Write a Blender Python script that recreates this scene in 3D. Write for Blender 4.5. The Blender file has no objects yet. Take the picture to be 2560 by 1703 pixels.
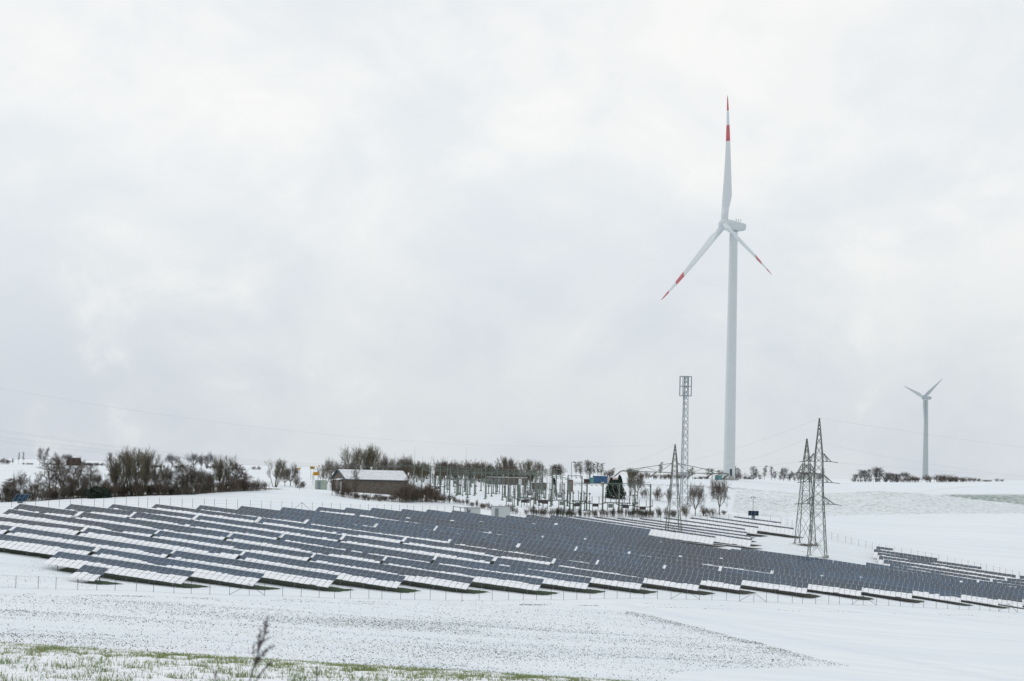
import bpy, math, random
import numpy as np
from mathutils import Vector, Matrix
R_ = math.radians
rng = np.random.default_rng(7); random.seed(7)
scene = bpy.context.scene
COL = scene.collection

# ------------------------------------------------------------------ camera
F = 5000.0; CX, CY = 1280.0, 851.5                 # focal length and centre in pixels of the 2560-wide photograph
PITCH = math.atan((1180-851.5)/F); ROLL = R_(1.5)
FW = np.array([0, math.cos(PITCH), math.sin(PITCH)]); UP0 = np.array([0, -math.sin(PITCH), math.cos(PITCH)]); RT0 = np.array([1., 0, 0])
RT = math.cos(ROLL)*RT0 + math.sin(ROLL)*UP0; UP = -math.sin(ROLL)*RT0 + math.cos(ROLL)*UP0
def ray(px, py):
    d = (px-CX)*RT + (CY-py)*UP + F*FW
    return d/d[1]                                    # unit step in y
def at(px, py, Y): return ray(px, py)*Y
cam = bpy.data.cameras.new('camera'); camo = bpy.data.objects.new('camera', cam); COL.objects.link(camo)
cam.sensor_width = 36; cam.lens = F/2560*36; cam.clip_start = 0.5; cam.clip_end = 20000
cam.dof.use_dof = True; cam.dof.focus_distance = 420; cam.dof.aperture_fstop = 5.6
M = Matrix(((RT[0], UP[0], -FW[0], 0), (RT[1], UP[1], -FW[1], 0), (RT[2], UP[2], -FW[2], 0), (0, 0, 0, 1)))
camo.matrix_world = M
scene.camera = camo

# ------------------------------------------------------------------ mesh helpers
class MB:
    def __init__(s): s.v = []; s.f = []; s.m = []; s.n = 0
    def add(s, V, Fs, mi=0):
        V = np.asarray(V, float).reshape(-1, 3); s.v.append(V)
        for q in Fs: s.f.append([i+s.n for i in q]); s.m.append(mi)
        s.n += len(V)
    def quad(s, a, b, c, d, mi=0): s.add([a, b, c, d], [(0, 1, 2, 3)], mi)
    def box(s, c, size, mi=0, rz=0.0, axes=None):
        c = np.asarray(c, float); h = np.asarray(size, float)/2
        if axes is None:
            cs, sn = math.cos(rz), math.sin(rz); axes = (np.array([cs, sn, 0]), np.array([-sn, cs, 0]), np.array([0, 0, 1.]))
        V = [c+sx*h[0]*axes[0]+sy*h[1]*axes[1]+sz*h[2]*axes[2] for sz in (-1, 1) for sx, sy in ((-1, -1), (1, -1), (1, 1), (-1, 1))]
        s.add(V, [(3, 2, 1, 0), (4, 5, 6, 7), (0, 1, 5, 4), (1, 2, 6, 5), (2, 3, 7, 6), (3, 0, 4, 7)], mi)
    def bar(s, a, b, w, mi=0, w2=None):
        a = np.asarray(a, float); b = np.asarray(b, float); d = b-a; L = np.linalg.norm(d)
        if L < 1e-6: return
        d /= L; t = np.array([0, 0, 1.]) if abs(d[2]) < .9 else np.array([1., 0, 0])
        x = np.cross(d, t); x /= np.linalg.norm(x); y = np.cross(d, x); h = w/2; k = (w2 if w2 else w)/2
        V = [a+h*(i*x+j*y) for i, j in ((-1, -1), (1, -1), (1, 1), (-1, 1))]+[b+k*(i*x+j*y) for i, j in ((-1, -1), (1, -1), (1, 1), (-1, 1))]
        s.add(V, [(3, 2, 1, 0), (4, 5, 6, 7), (0, 1, 5, 4), (1, 2, 6, 5), (2, 3, 7, 6), (3, 0, 4, 7)], mi)
    def cyl(s, a, b, r0, r1=None, n=8, mi=0, cap=True):
        a = np.asarray(a, float); b = np.asarray(b, float); d = b-a; L = np.linalg.norm(d)
        if L < 1e-9: return
        r1 = r0 if r1 is None else r1
        d = d/L; t = np.array([0, 0, 1.]) if abs(d[2]) < .9 else np.array([1., 0, 0])
        x = np.cross(d, t); x /= np.linalg.norm(x); y = np.cross(d, x)
        an = np.arange(n)*2*math.pi/n; ring = np.outer(np.cos(an), x)+np.outer(np.sin(an), y)
        V = np.vstack([a+r0*ring, b+r1*ring])
        Fs = [(i, i+n, (i+1) % n+n, (i+1) % n) for i in range(n)]
        if cap: Fs += [tuple(range(n)), tuple(range(2*n-1, n-1, -1))]
        s.add(V, Fs, mi)
    def mesh(s, name, mats, smooth=False):
        me = bpy.data.meshes.new(name)
        V = np.vstack(s.v) if s.v else np.zeros((0, 3))
        me.from_pydata(V.tolist(), [], s.f)
        for m in (mats if isinstance(mats, (list, tuple)) else [mats]): me.materials.append(m)
        if len(me.polygons):
            me.polygons.foreach_set('material_index', s.m)
            me.polygons.foreach_set('use_smooth', [smooth]*len(me.polygons))
        me.update(); return me
    def build(s, name, mats, parent=None, smooth=False):
        o = bpy.data.objects.new(name, s.mesh(name, mats, smooth)); COL.objects.link(o)
        if parent is not None: o.parent = parent
        return o
def obj(name, me, parent=None, loc=None):
    o = bpy.data.objects.new(name, me); COL.objects.link(o)
    if parent is not None: o.parent = parent
    if loc is not None: o.location = loc
    return o
def tag(o, label=None, cat=None, group=None, kind=None):
    if label: o['label'] = label
    if cat: o['category'] = cat
    if group: o['group'] = group
    if kind: o['kind'] = kind
    return o
def thing(name, loc, label, cat, group=None, rz=0):
    o = bpy.data.objects.new(name, None); COL.objects.link(o); o.location = loc; o.rotation_euler = (0, 0, rz)
    o.empty_display_size = 0.5
    return tag(o, label, cat, group)
ORD = ['zeroth', 'first', 'second', 'third', 'fourth', 'fifth', 'sixth', 'seventh', 'eighth', 'ninth', 'tenth', 'eleventh', 'twelfth', 'thirteenth', 'fourteenth', 'fifteenth', 'sixteenth', 'seventeenth', 'eighteenth', 'nineteenth', 'twentieth']
def ordn(i):
    if i <= 20: return ORD[i]
    t = {2: 'twenty', 3: 'thirty', 4: 'forty', 5: 'fifty', 6: 'sixty', 7: 'seventy', 8: 'eighty', 9: 'ninety'}[i//10]
    return t[:-1]+'ieth' if i % 10 == 0 else t+'-'+ORD[i % 10]

# ------------------------------------------------------------------ materials
def mat(name, col, rough=.7, metal=0.0, spec=.5, var=0.0, vscale=1.0, bump=0.0, bscale=20, col2=None, coord='Object'):
    m = bpy.data.materials.new(name); m.use_nodes = True; nt = m.node_tree; b = nt.nodes['Principled BSDF']
    b.inputs['Roughness'].default_value = rough; b.inputs['Metallic'].default_value = metal
    b.inputs['Specular IOR Level'].default_value = spec
    b.inputs['Base Color'].default_value = (*col, 1)
    tc = nt.nodes.new('ShaderNodeTexCoord')
    if var or col2:
        n = nt.nodes.new('ShaderNodeTexNoise'); n.inputs['Scale'].default_value = vscale; n.inputs['Detail'].default_value = 5
        nt.links.new(tc.outputs[coord], n.inputs['Vector'])
        r = nt.nodes.new('ShaderNodeValToRGB'); nt.links.new(n.outputs['Fac'], r.inputs['Fac'])
        c2 = col2 or tuple(c*(1+var) for c in col); c1 = col if col2 else tuple(c*(1-var) for c in col)
        r.color_ramp.elements[0].position = .35; r.color_ramp.elements[1].position = .65
        r.color_ramp.elements[0].color = (*c1, 1); r.color_ramp.elements[1].color = (*c2, 1)
        nt.links.new(r.outputs['Color'], b.inputs['Base Color'])
    if bump:
        n2 = nt.nodes.new('ShaderNodeTexNoise'); n2.inputs['Scale'].default_value = bscale; n2.inputs['Detail'].default_value = 4
        nt.links.new(tc.outputs[coord], n2.inputs['Vector'])
        bp = nt.nodes.new('ShaderNodeBump'); bp.inputs['Strength'].default_value = bump; bp.inputs['Distance'].default_value = .05
        nt.links.new(n2.outputs['Fac'], bp.inputs['Height']); nt.links.new(bp.outputs['Normal'], b.inputs['Normal'])
    return m
SNOW = mat('snow', (.83, .865, .91), .65, var=.02, vscale=2, bump=.15, bscale=6)
ALU = mat('aluminium_frame', (.36, .39, .43), .5, .3)
GALV = mat('galvanised_steel', (.22, .25, .27), .6, .3, var=.15, vscale=.6)
GREENSTEEL = mat('green_painted_steel', (.13, .168, .14), .6, var=.18, vscale=.5)
PYLON = mat('pylon_steel', (.155, .18, .16), .7, .1, var=.25, vscale=.4)
MASTM = mat('mast_steel', (.29, .34, .37), .6, .2, var=.15, vscale=.3)
DARKMETAL = mat('dark_steel', (.035, .045, .06), .6)
WIREM = mat('conductor_wire', (.30, .32, .34), .6)
TURB = mat('turbine_white_paint', (.555, .605, .63), .38, var=.03, vscale=.08)
TURB2 = mat('turbine_grey_seam', (.30, .34, .37), .5)  # darker grey for yaw ring and blade collars
RED = mat('signal_red_paint', (.43, .085, .10), .45, var=.08, vscale=.3)
BARK = mat('bark', (.09, .077, .063), .9, col2=(.15, .13, .105), vscale=1.5)
BARKG = mat('mossy_bark', (.095, .086, .058), .9, col2=(.16, .145, .10), vscale=1.5)
BARKF = mat('hazed_far_bark', (.12, .115, .115), .95, col2=(.175, .165, .165), vscale=.6)  # haze of distance mixed into the bark colour as a paler tone
REDTWIG = mat('reddish_twigs', (.085, .064, .048), .9, col2=(.15, .118, .09), vscale=.8)
EVERG = mat('evergreen_leaf', (.012, .03, .022), .8, col2=(.03, .055, .035), vscale=1.2)
OLIVE = mat('olive_leaf', (.03, .036, .02), .8, col2=(.07, .065, .04), vscale=1.0)
GRASSM = mat('grass_blade', (.062, .135, .028), .7, col2=(.19, .25, .085), vscale=.9, coord='Generated')
GRASSY = mat('straw_grass_blade', (.22, .22, .09), .7, col2=(.33, .30, .15), vscale=.9)
TUFTM = mat('field_tuft', (.055, .07, .064), .9, col2=(.15, .17, .14), vscale=.7)
REED = mat('reed_plume', (.022, .014, .012), .9, col2=(.06, .036, .028), vscale=8)
REEDS = mat('reed_stem', (.06, .055, .06), .8)
RENDER_W = mat('weathered_render', (.098, .083, .069), .9, col2=(.145, .128, .108), vscale=1.6)
CONC = mat('concrete', (.33, .335, .33), .85, var=.1, vscale=.8)
BOXW = mat('pale_grey_panel', (.50, .54, .54), .6, var=.04, vscale=.5)
ROOFD = mat('dark_roof_sheet', (.06, .075, .085), .6)
PALEGREEN = mat('pale_green_panel', (.30, .37, .31), .7, var=.08, vscale=.5)
YELLOW = mat('yellow_sign_face', (.72, .40, .02), .5)
YELLOWB = mat('sign_back_face', (.42, .27, .06), .6)
WHITEP = mat('white_paint', (.75, .76, .76), .5)
BLUE = mat('blue_container_paint', (.035, .10, .21), .6, var=.35, vscale=1.2)
TEAL = mat('teal_container_paint', (.09, .24, .25), .6, var=.2, vscale=.8)
BRICK = mat('brick_red', (.19, .085, .065), .85, var=.2, vscale=1.5)
DKRED = mat('dark_red_boards', (.055, .03, .028), .85)
INSU = mat('brown_insulator', (.035, .028, .028), .35)
INSG = mat('grey_equipment_paint', (.16, .19, .18), .6)
PINK = mat('pale_pink_tarp', (.55, .46, .46), .7, var=.1, vscale=.7)
BLACKP = mat('black_print', (.02, .02, .02), .6)

def glass_mat():
    m = bpy.data.materials.new('solar_glass'); m.use_nodes = True; nt = m.node_tree; b = nt.nodes['Principled BSDF']
    geo = nt.nodes.new('ShaderNodeNewGeometry')
    n = nt.nodes.new('ShaderNodeTexNoise'); n.inputs['Scale'].default_value = .035; n.inputs['Detail'].default_value = 2
    nt.links.new(geo.outputs['Position'], n.inputs['Vector'])
    r = nt.nodes.new('ShaderNodeValToRGB'); e = r.color_ramp.elements
    e[0].position = .40; e[0].color = (.013, .026, .046, 1); e[1].position = .60; e[1].color = (.017, .045, .086, 1)
    nt.links.new(n.outputs['Fac'], r.inputs['Fac'])
    # module to module shade differences
    s = nt.nodes.new('ShaderNodeTexWhiteNoise'); s.noise_dimensions = '3D'
    v = nt.nodes.new('ShaderNodeTexCoord'); mp = nt.nodes.new('ShaderNodeVectorMath'); mp.operation = 'SNAP'; mp.inputs[1].default_value = (1.0167, 1.76, 10)
    nt.links.new(v.outputs['Object'], mp.inputs[0]); nt.links.new(mp.outputs[0], s.inputs['Vector'])
    mr = nt.nodes.new('ShaderNodeMapRange'); mr.inputs['To Min'].default_value = .7; mr.inputs['To Max'].default_value = 1.4
    nt.links.new(s.outputs['Value'], mr.inputs['Value'])
    mx = nt.nodes.new('ShaderNodeVectorMath'); mx.operation = 'SCALE'
    nt.links.new(r.outputs['Color'], mx.inputs[0]); nt.links.new(mr.outputs['Result'], mx.inputs['Scale'])
    nt.links.new(mx.outputs[0], b.inputs['Base Color'])
    b.inputs['Roughness'].default_value = .18; b.inputs['Specular IOR Level'].default_value = .22; b.inputs['Specular Tint'].default_value = (.52, .79, 1, 1)
    return m
GLASS = glass_mat()

# ------------------------------------------------------------------ solar rows measured from the photograph
TH = R_(11.0); D0, PIT = 284.022, 8.2528
NH = np.array([math.sin(TH), math.cos(TH), 0]); UH = np.array([math.cos(TH), -math.sin(TH), 0])
def rowpt(i, px, py):
    d = ray(px, py); return d*((D0+i*PIT)/(NH@d))
rows = {0: [(206.6, 1411.4), (281.6, 1422.9)], 1: [(143.9, 1377.7), (486.8, 1430.5)], 2: [(250.2, 1370.1), (667.5, 1435.2)], 3: [(38.3, 1316.5), (440.1, 1375.4), (851.2, 1440.6)],
4: [(217.3, 1319.6), (613.1, 1379.3), (1019.7, 1441.4)], 5: [(23, 1273), (396.5, 1325.7), (790.7, 1384.7), (1188.8, 1445.2)],
6: [(47.4, 1259), (205.1, 1279.8), (581.7, 1333.4), (967.7, 1391.6), (1364.2, 1450.6)], 7: [(174.5, 1259.9), (340.7, 1279.8), (710.4, 1335), (1092.4, 1392.4), (1483.5, 1444.5)],
8: [(280, 1259.9), (496.8, 1288.2), (861.1, 1338), (1241.6, 1392.4), (1623.7, 1449)], 9: [(387.3, 1259.9), (652.2, 1294.4), (1015.9, 1344.2), (1388.7, 1397), (1766, 1451.4)],
10: [(498.3, 1262.6), (770.1, 1297.5), (1132.9, 1344.2), (1496.6, 1398.6), (1869.3, 1449.8)], 11: [(601.6, 1264.5), (945.3, 1305.9), (1301.4, 1358), (1665, 1409.3), (2033.3, 1459.1)],
12: [(704.3, 1267.3), (1096.2, 1315.1), (1443.8, 1365.7), (1802.8, 1418.5), (2167.9, 1466)], 13: [(794.6, 1266.9), (891, 1278.4), (1232.4, 1325), (1576.1, 1375.6), (1933, 1423.2), (2293.6, 1473.8)],
14: [(863.4, 1269.2), (1029.6, 1288.3), (1362.6, 1335), (1704, 1384), (2058.5, 1430), (2415.2, 1483)], 15: [(928.5, 1269.5), (1137.5, 1296), (1468.2, 1340.4), (1805.8, 1390.1), (2154.9, 1437.7), (2507, 1489)],
16: [(1004.4, 1271.5), (1209.5, 1298.3), (1534.8, 1344.2), (1867.8, 1391.7), (2210.8, 1439), (2559, 1495)], 17: [(1067, 1273), (1277.6, 1302), (1599, 1348), (1927.7, 1394), (2266.8, 1442.4)],
18: [(1129.9, 1274.9), (1339, 1305), (1655.9, 1349.6), (1978, 1395.6)]}
extra = {19: [(1264.6, 1289)], 20: [(1316, 1285.3)], 21: [(1376, 1287.6), (1636.7, 1323.5)], 22: [(1433, 1290), (1793.7, 1341.2)], 23: [(1486.6, 1290.7), (1885.5, 1348)],
24: [(1541.7, 1293), (1882, 1340.4)], 25: [(1598, 1296), (1875.6, 1330.5)], 26: [(1658, 1293), (1871.7, 1322.8)], 27: [(1724.7, 1293.7), (1897, 1316.7)], 28: [(1774.5, 1292), (1985.8, 1320.6)], 29: [(1833.4, 1290.7), (1954.9, 1305.3)]}
lower = {19: [(2033, 1399.4), (2361.7, 1450)], 20: [(1851, 1371), (2082.3, 1400.2), (2403.8, 1450.8)], 21: [(2163.4, 1405.6), (2445, 1450)], 22: [(2223, 1408), (2478.7, 1447.8)],
23: [(2209, 1398.6), (2515.5, 1444.7)], 24: [(2193, 1388), (2546.8, 1439.3)], 25: [(2193, 1380.3), (2457.3, 1418)], 26: [(2183.2, 1373.4), (2347.9, 1395.7)], 27: [(2189.4, 1365.8), (2240.8, 1371.9)]}
TOPH = 2.12                                            # upper panel edge above ground
ctl = []
for grp in (rows, extra, lower):
    for i, l in grp.items():
        for a in l:
            P = rowpt(i, *a); ctl.append((P[0], P[1], P[2]-TOPH))
far = [(0, 1259, 455), (200, 1246, 455), (400, 1238, 455), (600, 1227, 470), (700, 1222, 480), (0, 1200, 620), (300, 1200, 620), (0, 1160, 850), (300, 1166, 850), (600, 1174, 850),
(800, 1181, 850), (1000, 1186, 850), (1200, 1190, 850), (1500, 1198, 850), (1700, 1202, 800), (1822, 1198, 794), (1900, 1206, 950), (2100, 1207, 1000), (2200, 1207, 1050), (2313, 1205, 1150), (2450, 1202, 1150), (2560, 1201.5, 1150), (2313, 1205.7, 1600),
(1900, 1291, 600), (2144, 1286.5, 640), (2557, 1284, 690), (1900, 1225, 760), (2200, 1226, 790), (2400, 1240, 790), (2560, 1262, 770), (2560, 1236, 880), (2200, 1330, 570), (2500, 1330, 590), (2500, 1380, 530),
(1425, 1275, 520), (1200, 1228, 620), (1050, 1228, 600), (1000, 1256, 480), (1100, 1254, 485), (1230, 1275, 490), (930, 1234, 500), (820, 1228, 510), (1600, 1285, 510), (1738, 1290, 540), (1797, 1286, 545),
(1750, 1240, 680), (1600, 1212, 720), (1820, 1212, 740), (1900, 1260, 670), (1400, 1215, 660), (600, 1200, 620), (2043, 1395, 462), (2013, 1361, 490), (1683, 1352, 474),
(0, 1600, 215), (1280, 1650, 240), (2560, 1700, 270), (640, 1600, 235), (1900, 1640, 265), (2560, 1600, 330), (1900, 1580, 310), (0, 1540, 245), (0, 1469, 281), (1280, 1560, 290), (281, 1477, 288), (667, 1488, 301), (1020, 1499, 314), (1280, 1501, 325), (1364, 1500.5, 328), (1483, 1497, 335), (1623, 1497, 342), (1766, 1501, 348), (2033, 1511, 361), (2293, 1519, 374), (2507, 1529, 387), (2560, 1532, 391)]
for px, py, Y in far: ctl.append(tuple(at(px, py, Y)))
for x in (-120, -60, 0, 60, 120): ctl.append((x, 140, -21.5-x*.02))
ctl = np.array(ctl)
def tps_fit(C, lam=6e-3):
    xy = C[:, :2]/100; N = len(C); d = np.linalg.norm(xy[:, None]-xy[None], axis=2)
    A = np.zeros((N+3, N+3)); A[:N, :N] = np.where(d > 0, d**2*np.log(d+1e-12), 0)+lam*np.eye(N)
    A[:N, N] = 1; A[:N, N+1:] = xy; A[N, :N] = 1; A[N+1:, :N] = xy.T
    return xy, np.linalg.solve(A, np.r_[C[:, 2], 0, 0, 0])
TXY, TS = tps_fit(ctl)
def tps(x, y):
    q = np.stack([x, y], 1)/100; out = np.empty(len(q))
    for k in range(0, len(q), 20000):
        c = q[k:k+20000]; d2 = ((c[:, None]-TXY[None])**2).sum(2)
        out[k:k+20000] = (.5*d2*np.log(d2+1e-20))@TS[:-3]+TS[-3]+c@TS[-2:]
    return out
def sm(a, b, t):
    t = np.clip((t-a)/(b-a), 0, 1); return t*t*(3-2*t)
def ground(x, y):
    x = np.atleast_1d(np.asarray(x, float)); y = np.atleast_1d(np.asarray(y, float))
    ye = np.clip(y, 130, 1700); lim = .30*ye+45; xe = np.clip(x, -lim, lim)
    zf = tps(xe, ye)
    zf = zf-sm(1700, 3500, y)*12
    crest = 30+.15*x*0
    t = y-crest
    zh = -1.7-.0452*np.clip(y, -40, 300)-.034*np.clip(x, -60, 60)-np.where(t > 0, .20*(np.sqrt(t*t+4)-2), 0)
    zh = np.maximum(zh, -21.5)
    w = sm(70, 150, y)
    z = zh*(1-w)+zf*w
    # small natural unevenness
    z = z+.05*np.sin(x*.21+y*.13)*np.sin(y*.17-x*.05)*sm(60, 200, y)
    return z
def gz(x, y): return float(ground(x, y)[0])
def hit(px, py, y0=150.0, y1=1500.0):
    d = ray(px, py); Y = np.linspace(y0, y1, 2000); g = ground(d[0]*Y, Y); f = d[2]*Y-g
    k = np.where(f <= 0)[0]
    if len(k) == 0 or k[0] == 0: Yc = y1 if len(k) == 0 else y0
    else:
        a = k[0]-1; Yc = Y[a]+(Y[a+1]-Y[a])*f[a]/(f[a]-f[a+1])
    return np.array([d[0]*Yc, Yc, gz(d[0]*Yc, Yc)])
def place(px, Y):                                       # ground point in the direction of px at distance Y
    d = ray(px, 1200); return np.array([d[0]*Y, Y, gz(d[0]*Y, Y)])
def proj(P):
    P = np.atleast_2d(P); z = P@FW; return np.stack([CX+P@RT/z*F, CY-P@UP/z*F], 1)

# ------------------------------------------------------------------ solar tables
CW, CH, NR = 1.0167, 1.78, 3                              # column pitch, module pitch down the slope, modules down the slope
TILT = R_(18.0)
tables = []                                             # (row, u0, u1, order from front end)
def row_u(i, a): return float(rowpt(i, *a)@UH)
def split(i, us):
    out = []
    for a, b in zip(us, us[1:]):
        n = max(1, round((b-a)/27.9))
        for k in range(n): out.append((i, a+(b-a)*k/n, a+(b-a)*(k+1)/n))
    return out
ustart5 = row_u(5, (23, 1273))
for i, l in rows.items():
    us = [row_u(i, a) for a in l]
    if i in (2, 3, 4): us = [ustart5-7.0*(5-i)]+us
    if i == 17: us += [us[-1]+27.9, us[-1]+27.9*2]
    if i == 18: us += [us[-1]+27.9, us[-1]+27.9*2, us[-1]+27.9*3]
    tables += split(i, us)
for i, l in extra.items():
    us = [row_u(i, a) for a in l]
    if i == 19: us += [us[0]+9.0, us[0]+37, row_u(20, (1851, 1371))+.5]
    if i == 20: us += [row_u(20, (1316, 1285.3))+20]
    if i == 19: us = [us[0], us[0]+12, us[0]+39.5]
    tables += split(i, us)
for i, l in lower.items():
    us = [row_u(i, a) for a in l]
    if i == 19: us = [us[0]-18]+us
    if i < 25: us += [us[-1]+27.9*k for k in (1, 2)]
    tables += split(i, us)
# which tables stand in each row, counted from the front (right hand) end
byrow = {}
for t in tables: byrow.setdefault(t[0], []).append(t)
ROWVAR = np.random.default_rng(5).normal(0, 1, 60)
def snowfrac(i, u0, u1, first):
    mid = (u0+u1)/2
    if i >= 21 and mid < -20:                            # rear block: almost all white
        if i == 21: return .10 if mid < -66 else .98
        return .78 if first else .50
    if i >= 21: return .66
    px = proj(UH*mid+NH*(D0+i*PIT)+np.array([0, 0, -15]))[0][0]
    base = np.interp(px, [0, 300, 700, 1100, 1500, 1900, 2200, 2500], [.60, .58, .54, .48, .43, .45, .50, .58])
    if i > 13: base -= .05
    if not first: base += np.interp(px, [300, 900, 1400], [0.0, .03, .05])+.06*ROWVAR[i]
    if i > 16: base += .03
    return float(np.clip(base, .22, .7))
array_cache = {}
def module_geo(mb, a0, b0, w, h):
    t = .035; fr = .022
    o = [(a0, b0), (a0+w, b0), (a0+w, b0+h), (a0, b0+h)]; n = [(a0+fr, b0+fr), (a0+w-fr, b0+fr), (a0+w-fr, b0+h-fr), (a0+fr, b0+h-fr)]
    V = [(x, y, 0) for x, y in o]+[(x, y, 0) for x, y in n]+[(x, y, -t) for x, y in o]+[(x, y, -.004) for x, y in n]
    mb.add(V, [(0, 4, 5, 1), (1, 5, 6, 2), (2, 6, 7, 3), (3, 7, 4, 0), (0, 1, 9, 8), (1, 2, 10, 9), (2, 3, 11, 10), (3, 0, 8, 11)], 0)
    mb.add([V[12], V[13], V[14], V[15]], [(3, 2, 1, 0)], 1)
    mb.add([V[8], V[9], V[10], V[11]], [(0, 1, 2, 3)], 0)
mm = MB(); module_geo(mm, 0, 0, CW-.022, CH-.022); MODULE = mm.mesh('solar_module', [ALU, GLASS])
def array_mesh(nc):
    if nc not in array_cache:
        mb = MB()
        for c in range(nc):
            for r in range(NR): module_geo(mb, c*CW, r*CH, CW-.022, CH-.022)
        array_cache[nc] = mb.mesh('module_array', [ALU, GLASS])
    return array_cache[nc]
def snow_mesh(nc, frac, rs, full):
    """snow lying on the lower part of the table: one ragged pad per module column"""
    mb = MB(); H = NR*CH; walk = 0.0
    patch = rs.random() < .6
    pc, pw = rs.uniform(0, nc), rs.uniform(2.5, 6)
    for c in range(nc):
        walk = .8*walk+rs.normal(0, .085)
        top = H*(1-frac)+walk*(0.3 if full else 1)+rs.normal(0, .055)
        if not full and patch and abs(c-pc) < pw: top += rs.uniform(.0, 1.1)*(1-abs(c-pc)/pw)
        if c == 0 and not full: top += rs.uniform(.3, .9)
        top = min(max(top, .0), H-.5)
        g = .022 if full else rs.uniform(.02, .06)
        n = 5; xs = np.linspace(c*CW+g*.5, (c+1)*CW-.022-g*.5, n)
        tv = top+rs.normal(0, .05, n)+np.array([.26, .05, -.02, .0, .08])*rs.uniform(-.2, 1.8)
        if full: tv = top+rs.normal(0, .02, n)
        bv = H+rs.uniform(.03, .13)+rs.normal(0, .025, n)
        if rs.random() < .05: bv -= rs.uniform(.1, .35)
        joints = [k*CH for k in range(1, NR) if k*CH > tv.max()+.25]
        cuts = [tv]+[np.full(n, jv) for jv in joints]+[bv]
        for ci in range(len(cuts)-1):
            ta, ba = cuts[ci], cuts[ci+1]; last = ci == len(cuts)-2
            if ci > 0: ta = ta+(.012 if full else rs.uniform(.01, .035))+np.array([.03, 0, 0, 0, .03])*(0 if full else rs.uniform(0, 1.5))
            if not last: ba = ba-(.012 if full else rs.uniform(.01, .03))-np.array([.04, 0, 0, 0, .04])*(0 if full else rs.uniform(0, 1.5))
            V = []; nb = 2
            for k in range(nb+1):
                for j in range(n):
                    V.append((xs[j], ta[j]+(ba[j]-ta[j])*k/nb, (.055 if 0 < j < n-1 and 0 < k < nb else .022)+.012*rs.random()))
            Fs = [((k+1)*n+j, (k+1)*n+j+1, k*n+j+1, k*n+j) for k in range(nb) for j in range(n-1)]
            if last:
                base = len(V); V += [(xs[j], ba[j], -.03) for j in range(n)]
                Fs += [(nb*n+j+1, nb*n+j, base+j, base+j+1) for j in range(n-1)]
            mb.add(V, Fs, 0)
        # slipped leftovers higher up
        if not full and rs.random() < .12:
            a = c*CW+rs.uniform(.1, .6); b = top-rs.uniform(.12, .5)
            if b > .1:
                w = rs.uniform(.2, .8); h = rs.uniform(.06, .25)
                mb.add([(a, b, .004), (a+w, b+.03, .004), (a+w*.8, b+h, .03), (a+.05, b+h*.9, .03)], [(3, 2, 1, 0)])
    return mb
bare_rects = []                                           # ground kept free of snow by the tables
tcount = 0
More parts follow.
